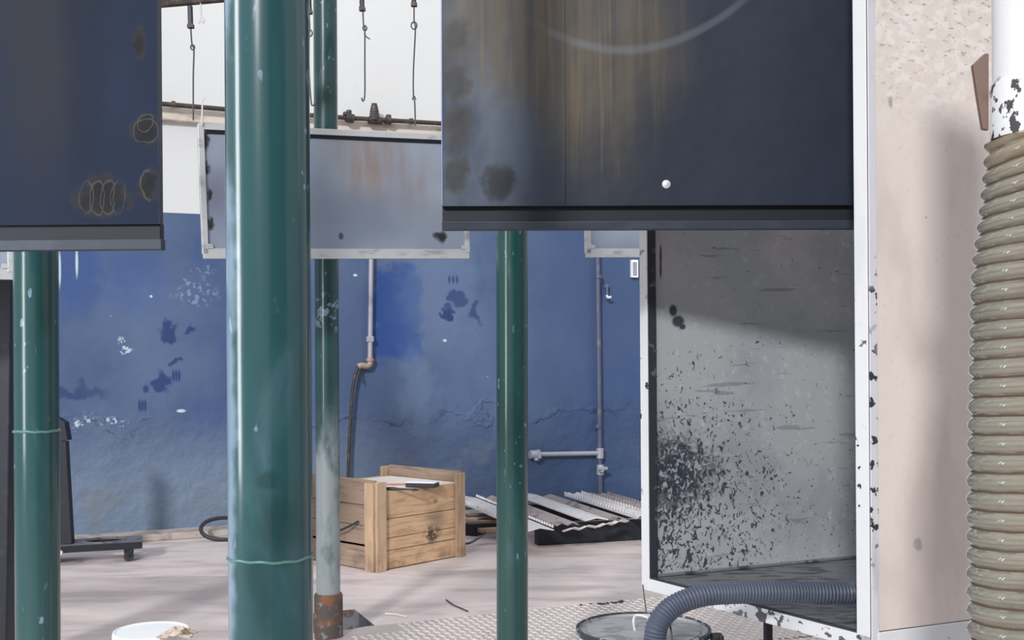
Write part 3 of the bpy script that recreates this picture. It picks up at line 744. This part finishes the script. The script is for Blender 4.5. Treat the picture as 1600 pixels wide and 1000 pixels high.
ctr = smooth_path([dc(1634, 196), dc(1632, 240), dc(1624, 330), dc(1613, 430), dc(1609, 600), dc(1606, 800), dc(1607, 1000), dc(1608, 1250), dc(1612, 1500), dc(1620, 1700), dc(1632, 1800)], 40)
L = [0]
for i in range(1, len(ctr)): L.append(L[-1] + (ctr[i]-ctr[i-1]).length)
fine = []; st = .0031; j = 0; s = 0
while s < L[-1]:
    while L[j+1] < s: j += 1
    fine.append(ctr[j].lerp(ctr[j+1], (s-L[j])/max(1e-9, L[j+1]-L[j]))); s += st
pit = .0335
RB = .0915
def rr(ph): 
    x = ph - math.floor(ph)
    return RB + .0115*(math.sin(math.pi*x)**.8)
# helical ribs: radius depends on length and angle
seg = 64; vs = []
for i, p in enumerate(fine):
    for k_ in range(seg):
        g = 2*math.pi*k_/seg
        r_ = rr(i*st/pit + k_/seg)
        vs.append(p + V((math.cos(g)*r_, math.sin(g)*r_, .03*math.cos(g)*max(0, 1 - i*st/.25))))
n = len(fine)
t2 = thing('clear_duct_hose', 'thick translucent yellowed ribbed hose at the right edge', 'hose', V((fine[-1].x, fine[-1].y, 0)))
mb = MB(); mb.add(vs, [(i*seg+k_, i*seg+(k_+1) % seg, (i+1)*seg+(k_+1) % seg, (i+1)*seg+k_) for i in range(n-1) for k_ in range(seg)], True)
mb.build('hose_wall', M['duct'], t2)
pts = []
tot = L[-1]/pit
m_ = int(tot*40)
for q in range(40, m_):
    turn = q/40.0; s = None
    # groove where phase is an integer: s/pit + g/2pi = K
    ss_ = turn*pit; g = -2*math.pi*turn
    idx = min(n-2, int(ss_/st)); fr = ss_/st - idx
    if fr > 1: break
    p = fine[idx].lerp(fine[idx+1], fr)
    pts.append(p + V((math.cos(g)*(RB+.002), math.sin(g)*(RB+.002), .03*math.cos(g)*max(0, 1 - ss_/.25))))
mb = MB(); mb.tube(pts, .0022, 6); mb.build('spiral_wire', M['ductwire'], t2)

# ------------------------------------------------------------------ wooden crate
c0 = FL(588, 895); cr = FL(726, 868.5)
e1 = (cr - c0); e1.z = 0; L1_ = e1.length; e1.normalize(); e2 = V((-e1.y, e1.x, 0))    # e1: right face, e2: left face (away left)
if e2.x > 0: e2 = -e2
W2 = .82
t = thing('wooden_crate', 'open wooden crate with raised ends on the floor by the blue wall', 'crate', c0 + e1*L1_/2 + e2*W2/2)
def cb(name, u0, u1, v0, v1, z0, z1, mat, bevel=.004):
    mb = MB(); mb.prism([c0 + e1*u0 + e2*v0 + UP*z0, c0 + e1*u1 + e2*v0 + UP*z0, c0 + e1*u1 + e2*v1 + UP*z0, c0 + e1*u0 + e2*v1 + UP*z0], UP*(z1-z0))
    return mb.build(name, mat, t, bevel=bevel)
hs = .535; he = .615
zz = [.005, .125, .235, .375, hs]
zz = [.005, .13, .215, .345, hs]
for vv in (.012, W2-.034):
    for i in range(4): cb('side_board', .03, L1_-.03, vv + (.0015 if i % 2 else 0), vv+.022, zz[i]+.002, zz[i+1]-.002, M['wood_side'], .003)
ze = [.005, .16, .30, .44, he]
for uu in (.0, L1_-.03):
    u0 = uu + .006; 
    for i in range(4): cb('end_board', u0, u0+.022, .02, W2-.02, ze[i]+.002+(.012 if i == 1 and uu == 0 else 0), ze[i+1]-.002, M['wood_end'], .003)
# cleats: on the sides (at each end) and on the ends
for u0, u1 in ((.0, .085), (L1_-.085, L1_)):
    for v0, v1 in ((-.012, .012), (W2-.012, W2+.012)): cb('corner_cleat', u0, u1, v0, v1, 0, he - .012, M['wood_post'], .004)
for v0, v1 in ((.012, .10), (W2-.10, W2-.012)):
    cb('end_cleat', -.018, .006, v0, v1, 0, he-.02, M['wood_post'])
    cb('end_cleat', L1_-.002, L1_+.018, v0, v1, 0, he-.02, M['wood_post'])
cb('crate_floor', .03, L1_-.03, .03, W2-.03, .03, .05, M['wood_grey'])
cb('inner_board', .03, L1_-.03, .034, W2-.036, hs-.03, hs-.010, M['wood_grey'])
def cpt(u, v, z): return c0 + e1*u + e2*v + UP*z
zc_ = hs - .010
mb = MB(); mb.prism([cpt(.04, .04, zc_+.001), cpt(.8, .04, zc_+.001), cpt(.79, .76, zc_+.001), cpt(.04, .75, zc_+.001)], UP*.006)
tag(mb.build('paper_sheet', M['paper']), 'pale sheet with a red print lying in the wooden crate', 'paper')
mb = MB(); q = FL(628, 765, zc_+.02)
def plate_at(px, py, lx, ly, h, z, rot):
    q = FL(px, py, z); e = V((math.cos(rot), math.sin(rot), 0)); return q, e, V((-e.y, e.x, 0))
q, e, g = plate_at(660, 756, .2, .1, .03, zc_+.03, -.25)
mb = MB(); mb.box(V((q.x, q.y, zc_+.0235)), (.22, .10, .03), (e, g, UP)); 
ob = thing('tool_case', 'flat black and white case on the sheet in the crate', 'case', V((q.x, q.y, zc_+.008)))
mb.build('case_body', M['rubber'], ob, bevel=.006)
mb = MB(); mb.box(V((q.x, q.y, zc_+.042)), (.21, .09, .008), (e, g, UP)); mb.build('case_lid', M['plastic'], ob, bevel=.003)
q, e, g = plate_at(619, 764, .2, .1, .03, zc_+.02, -.1)
mb = MB(); mb.tube([V((q.x, q.y, zc_+.022)) - e*.09, V((q.x, q.y, zc_+.022)) - e*.02, V((q.x, q.y, zc_+.02)) + e*.02, V((q.x, q.y, zc_+.018)) + e*.12], [.012, .012, .008, .005], 10)
mb.tube([V((q.x, q.y, zc_+.016)) + e*.12 + g*.02, V((q.x, q.y, zc_+.016)) + e*.15, V((q.x, q.y, zc_+.016)) + e*.12 - g*.03], .006, 8)
tag(mb.build('hand_tool', M['rubber']), 'small black hand tool near the corner of the crate', 'tool')
mb = MB(); a = FL(532, 848, .22)
mb.tube(smooth_path([cpt(-.02, .45, .24), cpt(-.05, .38, .24), cpt(-.06, .28, .27), cpt(-.03, .2, .31), cpt(-.012, .17, .33)], 6), .008, 8)
mb.build('cable_end', M['rubber'], t)

# ------------------------------------------------------------------ wheeled trolley
t = thing('wheeled_trolley', 'black wheeled trolley with a round hole and tall tapered post by the wall', 'trolley', FL(150, 868))
zt_ = .14
g0, g1 = FL(100, 853, zt_), FL(222, 846, zt_)
f0, f1 = FL(80, 857, zt_-.0), FL(223, 846, zt_)
ea = (g1 - g0); ea.z = 0; ea.normalize(); eb = V((-ea.y, ea.x, 0))
f1p = g1
wt, dt = .78, .30
o = f1p - ea*wt
# top plate with round hole
bm = bmesh.new(); offv = V(t['_o'])
cs = [o, o + ea*wt, o + ea*wt + eb*dt, o + eb*dt]
vs_ = [bm.verts.new(p - offv) for p in cs]; es = [bm.edges.new((vs_[i], vs_[(i+1) % 4])) for i in range(4)]
hc = FL(164, 841, zt_)
hcu = (hc - o).dot(ea); hc = o + ea*hcu + eb*dt*.52; hc.z = zt_
hv = [bm.verts.new(hc + ea*(.14*math.cos(q*math.pi/16)) + eb*(.125*math.sin(q*math.pi/16)) - offv) for q in range(32)]
es += [bm.edges.new((hv[i], hv[(i+1) % 32])) for i in range(32)]
bmesh.ops.triangle_fill(bm, use_beauty=True, use_dissolve=False, edges=es)
r_ = bmesh.ops.extrude_face_region(bm, geom=bm.faces[:])
for q in r_['geom']:
    if isinstance(q, bmesh.types.BMVert): q.co.z -= .012
bmesh.ops.recalc_face_normals(bm, faces=bm.faces)
me = bpy.data.meshes.new('deck'); bm.to_mesh(me); bm.free()
k = NM('deck_grey', (120, 120, 124), .5, .3); k.paint((80, 82, 88), k.ss(k.noise(12, 4), .5, .7)); M['deck'] = k.done(); me.materials.append(M['deck'])
ob = bpy.data.objects.new('deck', me); COL.objects.link(ob); ob.parent = t
mb = MB(); pts = [hc + ea*(.142*math.cos(q*math.pi/20)) + eb*(.127*math.sin(q*math.pi/20)) for q in range(41)]
mb.tube(pts, .008, 6, cap=False); mb.build('hole_rim', M['deck'], t)
def tb(name, u0, u1, v0, v1, z0, z1, mat=None):
    mb = MB(); mb.prism([o + ea*u0 + eb*v0 + UP*(z0-zt_), o + ea*u1 + eb*v0 + UP*(z0-zt_), o + ea*u1 + eb*v1 + UP*(z0-zt_), o + ea*u0 + eb*v1 + UP*(z0-zt_)], UP*(z1-z0)); return mb.build(name, mat or M['black'], t, bevel=.003)
tb('side_rail', 0, wt, -.004, .012, zt_-.05, zt_-.001); tb('side_rail', 0, wt, dt-.012, dt+.004, zt_-.05, zt_-.001)
tb('end_rail', wt-.014, wt+.002, .0, dt, zt_-.05, zt_-.001)
for u, v_ in ((wt-.09, .03), (wt-.09, dt-.03), (.12, .03), (.12, dt-.03)):
    c = o + ea*u + eb*v_; c.z = 0
    mb = MB(); mb.tube([c + UP*.035 - eb*.014, c + UP*.035 + eb*.014], .035, 20); wm = mb; mb = MB()
    for s_ in (-1, 1): mb.prism([c + UP*.03 + eb*.018*s_ - ea*.008, c + UP*.03 + eb*.018*s_ + ea*.008, c + UP*(zt_-.012) + eb*.018*s_ + ea*.05, c + UP*(zt_-.012) + eb*.018*s_ - ea*.01], eb*.004*s_)
    fk = mb.build('caster_fork', M['black'], t); wm.build('caster_wheel', M['rubber'], fk)
# tapered post
pb = P(102, 848, 8.2); 
py_ = (o + ea*.1).y
def pp(px, py): return P(px, py, py_ + .12)
mb = MB(); mb.prism([pp(80, 852), pp(112, 850), pp(103, 690), pp(84, 690)], (0, .06, 0)); mb.build('tapered_post', M['black'], t, bevel=.004)
mb = MB(); mb.prism([pp(84, 692), pp(106, 688), pp(101, 660), pp(84, 650)], (0, .08, 0)); mb.build('post_head', M['black'], t, bevel=.003)
mb = MB(); c = pp(105, 859); c.y -= .13; mb.lathe([(.001,.0)], c) if False else mb.tube([c, c + V((0, .02, 0))], .016, 16); mb.build('axle_bolt', M['palewire'], t)

# black cable loop by the kerb
cq = WP(372, 842, .32); cq.z = .085
q = []
for i in range(33):
    g = 2*math.pi*i/32
    q.append(cq + A*(.30*math.cos(g)) + N*(.07 + .13*math.sin(g)) + UP*(-.06*math.sin(g) + .02*math.sin(2*g)))
mb = MB(); mb.tube(q, .016, 10)
tag(mb.build('black_cable', M['rubber']), 'loop of thick black cable on the kerb behind the thick green post', 'cable')

# ------------------------------------------------------------------ stack of steel profiles
def profile(label, a, b, w, h, mat, teeth=True, n=3):
    """pressed steel strip with a zigzag section, running from a (back) to b (front end)"""
    e = (b - a).normalized(); s_ = e.cross(UP).normalized(); u_ = s_.cross(e)
    L = (b - a).length
    t = thing('steel_profile', label, 'steel profile', V((b.x, b.y, b.z)), 'pressed steel profiles stacked by the wall')
    mb = MB(); pts = []
    for i in range(2*n+1): pts.append((-w/2 + w*i/(2*n), (0 if i % 2 == 0 else h)))
    th = .004
    sec = [s_*x + u_*z for x, z in pts] + [s_*x + u_*(z-th*2) for x, z in reversed(pts)]
    m = len(sec)
    mb.add([a + p for p in sec] + [b + p for p in sec], [(i, (i+1) % m, m+(i+1) % m, m+i) for i in range(m)])
    half = len(pts)
    for base_ in (0, m):
        for i in range(half-1): mb.f.append([base_+i, base_+i+1, base_+m-2-i, base_+m-1-i]); mb.sm.append(False); mb.mi.append(0)
    mb.build('strip', mat, t)
    if teeth:
        mb, mb2 = MB(), MB(); k_ = int(L/.055)
        for i in range(k_):
            c = a + e*(i+.5)*L/k_ - s_*(w/2) + u_*(.012)
            mb.prism([c - e*.019 - s_*.002, c + e*.019 - s_*.002, c + e*.012 + u_*.02 - s_*.002, c - e*.012 + u_*.02 - s_*.002], s_*.006)
            c2 = a + e*(i+.5)*L/k_ + s_*(w/2) + u_*(.012)
            mb2.prism([c2 - e*.019, c2 + e*.019, c2 + e*.012 + u_*.02, c2 - e*.012 + u_*.02], s_*.006)
        mb.build('punched_edge', mat, t); mb2.build('punched_edge', mat, t); 
def fz_(px, py, z): return FL(px, py, z)
mp, mq = M['profile'], M['profile2']
PZ = .19
D = (fz_(936, 812, PZ) - fz_(847, 781, PZ)).normalized()
def prof(label, cx, yb, yf, w, h, mat, teeth, n, dz=0.0):
    c = fz_(cx, 790, PZ)
    def end(y):                      # slide along D until the image row is reached
        lo, hi = -3.0, 3.0
        for _ in range(50):
            m = (lo+hi)/2; p = c + D*m; r = p - CAM
            if HY - F*r.z/r.y < y: lo = m
            else: hi = m
        return c + D*lo
    a, b = end(yb), end(yf)
    profile(label, a + UP*dz, b + UP*dz, w, h, mat, teeth, n)
prof('pale toothed steel strip running under the clean green post', 753, 778, 829, .21, .022, mp, True, 1)
prof('dull steel strip behind the pale toothed strip', 806, 778, 822, .17, .020, mq, False, 2, .008)
prof('broad white steel strip in the middle of the stack', 859, 777, 817, .19, .018, mp, False, 1, .02)
prof('narrow dark-edged strip beneath the wall pipe', 899, 777, 814, .12, .022, mq, False, 1, .008)
prof('toothed pale strip ending behind the booth corner', 938, 777, 814, .16, .022, mp, True, 2, .02)
prof('rearmost dull strip of the stack by the booth post', 982, 777, 808, .16, .022, mq, True, 2, .012)
# short offcuts at the front ends
for i, (px, py, l_) in enumerate(((905, 828, 'bent pale offcut at the front of the profile stack'), (956, 820, 'twisted offcut between the front ends of the profiles'))):
    c = fz_(px, py, .165 + .01*i); e = V((.9, .25 + .3*i, .05)).normalized(); s_ = e.cross(UP).normalized()
    mb = MB(); pts = [c - e*.12, c - e*.05 + UP*.015, c + UP*.0, c + e*.06 + UP*.02, c + e*.13 + UP*.002]
    vs = []
    for p_ in pts: vs += [p_ - s_*.045, p_, p_ + s_*.045 + UP*.018]
    mb.add(vs, [(i_*3+k_, i_*3+k_+1, (i_+1)*3+k_+1, (i_+1)*3+k_) for i_ in range(len(pts)-1) for k_ in range(2)])
    ob = tag(mb.build('steel_offcut', mp), l_, 'steel offcut', 'bent offcuts by the profile stack'); ob.modifiers.new('thick', 'SOLIDIFY').thickness = .004
# bearers under the stack (black paints in the shade there), and slats showing beside the crate
def bearer(label, a, b, w, h, mat):
    mb = MB(); e = (b-a).normalized(); s_ = e.cross(UP).normalized(); m = (a+b)/2
    mb.box(m, ((b-a).length, w, h), (e, s_, UP)); return tag(mb.build('timber_bearer', mat, bevel=.004), label, 'timber', 'timbers under the profile stack')
z_ = .075
bearer('shade-black bearer under the front ends of the steel profiles', fz_(838, 836, z_), fz_(1060, 824, z_), .10, .15, M['black'])
bearer('shade-black bearer under the middle of the steel profiles', fz_(818, 803, z_), fz_(1030, 793, z_), .10, .15, M['black'])
bearer('upper grey slat between the crate and the clean green post', fz_(728, 806, .14), fz_(792, 803, .14), .07, .02, M['wood_grey'])
bearer('second grey slat between the crate and the clean green post', fz_(730, 816, .13), fz_(796, 814, .13), .08, .02, M['wood_grey'])
bearer('lowest pale slat between the crate and the clean green post', fz_(748, 829, .11), fz_(800, 826, .11), .07, .03, M['wood_grey'])
bearer('low dark beam carrying the grey slats', fz_(735, 828, .05), fz_(806, 806, .05), .1, .1, M['black'])
mb = MB(); mb.tube(smooth_path([fz_(722, 850, .02), fz_(735, 848, .03), fz_(752, 838, .07), fz_(760, 832, .1)], 5), .009, 8)
tag(mb.build('bent_rod', M['wire']), 'bent grey rod lying between the crate and the profile stack', 'rod')

# ------------------------------------------------------------------ wall pipes
t = thing('wall_conduit', 'pale grey conduit with a brown elbow on the blue wall left of the crate', 'pipe', WP(578, 570, .04))
mb = MB(); mb.tube([WP(581, 300, .05), WP(578, 566, .05)], .021, 14); mb.build('conduit_tube', M['pipegrey'], t)
mb = MB()
for py in (530, ): mb.box(WP(578, py, .05), (.06, .05, .05), (A, N, UP))
mb.build('conduit_clip', M['pipegrey'], t, bevel=.006)
mb = MB(); mb.tube(smooth_path([WP(578, 558, .05), WP(578, 568, .05), WP(573, 572, .055), WP(565, 571, .06), WP(559, 573, .06)], 5), .027, 14)
mb.tube([WP(578, 560, .05), WP(578, 564, .05)], .036, 14); mb.build('elbow', M['elbow'], t)
mb = MB(); mb.tube(smooth_path([WP(562, 572, .06), WP(557, 580, .07), WP(551, 610, .07), WP(547, 670, .06), WP(544, 735, .06), WP(543, 800, .08)], 6), .014, 10)
mb.tube(smooth_path([WP(562, 574, .06), WP(565, 590, .05), WP(568, 600, .04)], 4), .006, 6)
mb.build('hanging_flex', M['iron'], t)

t = thing('water_pipe', 'blue-grey upright wall pipe with a side branch and valve near the booth', 'pipe', WP(937, 720, .05))
mb = MB(); mb.tube([WP(933, 340, .06), WP(938, 790, .06)], .024, 14); upp = mb.build('upright_pipe', M['pipeblue'], t)
mb = MB(); mb.tube([WP(832, 710, .06), WP(938, 708, .06)], .022, 14); mb.build('branch_pipe', M['pipegrey'], t)
mb = MB(); mb.tube([WP(828, 710, .06), WP(840, 710, .06)], .040, 14); mb.tube([WP(838, 711, .06), WP(843, 711, .06)], .05, 6); mb.tube([WP(838, 712, .06), WP(838, 720, .08)], .02, 8); mb.build('branch_valve', M['pipegrey'], t)
for py in (432, 666):
    mb = MB(); mb.tube([WP(935, py-3, .06), WP(935, py+3, .06)], .036, 14); mb.build('coupling', M['pipeblue'], upp)
mb = MB(); mb.tube([WP(937.5, 700, .06), WP(937.5, 716, .06)], .036, 14); mb.build('tee_joint', M['pipegrey'], upp)
mb = MB(); mb.tube([WP(938, 726, .06), WP(938, 742, .06)], .036, 12); mb.tube([WP(940, 733, .06), WP(940, 733, .13)], .03, 12); mb.box(WP(942, 732, .14), (.1, .015, .03), (A, N, UP)); mb.build('stop_valve', M['pipegrey'], t, bevel=.004)
t = thing('wall_tap', 'small metal tap on the blue wall beside the upright pipe', 'tap', WP(948, 455, .03))
mb = MB(); mb.tube([WP(948, 447, .0), WP(948, 447, .05)], .022, 12); mb.tube([WP(948, 444, .04), WP(949, 464, .05)], .014, 10); mb.build('tap_body', M['pipeblue'], t)
mb = MB(); mb.tube(smooth_path([WP(948, 462, .05), WP(950, 465, .07), WP(955, 464, .08)], 4), .013, 10); mb.build('tap_lever', M['palewire'], t)
mb = MB(); c = WP(991, 420, .02); mb.box(c, (.07, .04, .17), (A, N, UP)); 
t = thing('switch_plate', 'white switch plate on the blue wall behind the booth post', 'switch', c)
swp = mb.build('switch_frame', M['plastic'], t, bevel=.004)
mb = MB(); mb.box(WP(992, 420, .042), (.045, .006, .13), (A, N, UP)); mb.build('rocker', M['pipegrey'], swp, bevel=.002)
# gas pipe along the white wall
t = thing('gas_pipe', 'rusty pipe with valve fittings running along the white upper wall', 'pipe', WP(590, 187, .1))
zg = WP(600, 187, .12)
mb = MB(); mb.tube([WP(215, 158.5, .12), WP(250, 162, .12), WP(355, 171, .12), WP(540, 184, .12), WP(690, 193, .12), WP(730, 195.5, .12)], .02, 12); mb.build('pipe_run', M['iron'], t)
mb = MB(); mb.tube([WP(540, 183, .12), WP(553, 186, .12)], .04, 12); mb.tube([WP(545, 172, .12), WP(546, 192, .12)], .024, 10); mb.box(WP(541, 178, .12), (.05, .05, .03), (A, N, UP)); mb.build('valve_body', M['iron'], t, bevel=.005); mb = MB(); mb.tube([WP(602, 188, .12), WP(611, 189, .12)], .036, 12); mb.box(WP(607, 183, .12), (.04, .04, .04), (A, N, UP)); mb.build('pipe_fitting', M['iron'], t, bevel=.005)
mb = MB(); c = WP(585, 189, .12); pr = []
for i in range(14):
    z = i/13*.15; pr.append((.042*(1 - .5*(i/13)**2) + (.004 if i % 2 else 0), z))
mb.lathe([(.001, 0)] + pr + [(.001, .155)], c, 20); mb.tube([WP(576, 188, .12), WP(596, 189, .12)], .034, 12); mb.build('regulator_cap', M['iron'], t)
for px in (270, 640):
    b_ = WP(px, 162 + (px-250)*.0715, .06); mb = MB(); mb.box(b_ , (.03, .13, .03), (A, N, UP)); mb.build('pipe_bracket', M['iron'], t)

# sticks on the floor
for lab, pts in (('pale straw stick on the floor near the pit', [(602, 959), (618, 960), (636, 964)]), ('thin dark twig on the floor in front of the crate', [(697, 937), (708, 945), (731, 955)])):
    mb = MB(); mb.tube([FL(x, y, .006) for x, y in pts], .006 if 'straw' in lab else .004, 6)
    tag(mb.build('stick', M['paper'] if 'straw' in lab else M['iron']), lab, 'stick')
mb = MB(); random.seed(2); c = FL(942, 943, .012)
for i in range(16):
    p_ = c + A*random.uniform(-.14, .14) + N*random.uniform(-.02, .02); p_.z = .0128
    mb.box(p_, (random.uniform(.012,.03), random.uniform(.008,.014), .006), (V((math.cos(i), math.sin(i), 0)), V((-math.sin(i), math.cos(i), 0)), UP))
dd = mb.build('debris', M['iron']); dd['kind'] = 'stuff'; tag(dd, 'dark crumbs of dirt along the edge of the chequered plate', 'dirt')

# ------------------------------------------------------------------ light and camera
w = bpy.data.worlds.new('daylight'); SC.world = w; w.use_nodes = True
nt = w.node_tree; bg = nt.nodes['Background']
tc = nt.nodes.new('ShaderNodeTexCoord'); sx = nt.nodes.new('ShaderNodeSeparateXYZ'); nt.links.new(tc.outputs['Generated'], sx.inputs[0])
mr = nt.nodes.new('ShaderNodeMapRange'); nt.links.new(sx.outputs[2], mr.inputs[0])
mr.inputs[1].default_value = 0.0; mr.inputs[2].default_value = .8; mr.inputs[3].default_value = .42; mr.inputs[4].default_value = .9
nt.links.new(mr.outputs[0], bg.inputs[1]); bg.inputs[0].default_value = (.92, .95, 1.0, 1)
def area(name, loc, target, sx, sy, power, col=(1,1,1)):
    l = bpy.data.lights.new(name, 'AREA'); l.shape = 'RECTANGLE'; l.size = sx; l.size_y = sy; l.energy = power; l.color = col
    o = bpy.data.objects.new(name, l); COL.objects.link(o); o.location = loc
    o.rotation_euler = (V(target) - V(loc)).to_track_quat('-Z', 'Y').to_euler(); return o
area('left_window', (-3.4, .9, 2.2), (0, 2.6, 1.5), .7, 2.6, 70, (.95, .98, 1))
area('upper_wall_fill', (-.5, 8.3, 5.6), (-.2, 9.6, 2.2), 11, 1.2, 50, (1, .99, .97))  # added fill that brightens the white upper wall, no such fixture known
s = bpy.data.lights.new('sun', 'SUN'); s.energy = 2.4; s.angle = math.radians(5.5); s.color = (1, .98, .97)
so = bpy.data.objects.new('sun', s); COL.objects.link(so)
so.rotation_euler = V((.27, 1.0, -.46)).to_track_quat('-Z', 'Y').to_euler()

cam = bpy.data.cameras.new('camera'); cam.sensor_width = 36; cam.sensor_fit = 'HORIZONTAL'; cam.lens = 36*F/1600
cam.shift_y = (HY - 500)/1600; cam.clip_start = .05
co = bpy.data.objects.new('camera', cam); COL.objects.link(co)
co.matrix_world = Matrix.Translation(CAM) @ Matrix.Rotation(math.pi/2, 4, 'X') @ Matrix.Rotation(-ROLL, 4, 'Z')
SC.camera = co
SC.view_settings.view_transform = 'Standard'; SC.view_settings.look = 'None'; SC.view_settings.exposure = 0; SC.view_settings.gamma = 1
for ob in SC.objects:
    if '_o' in ob: del ob['_o']
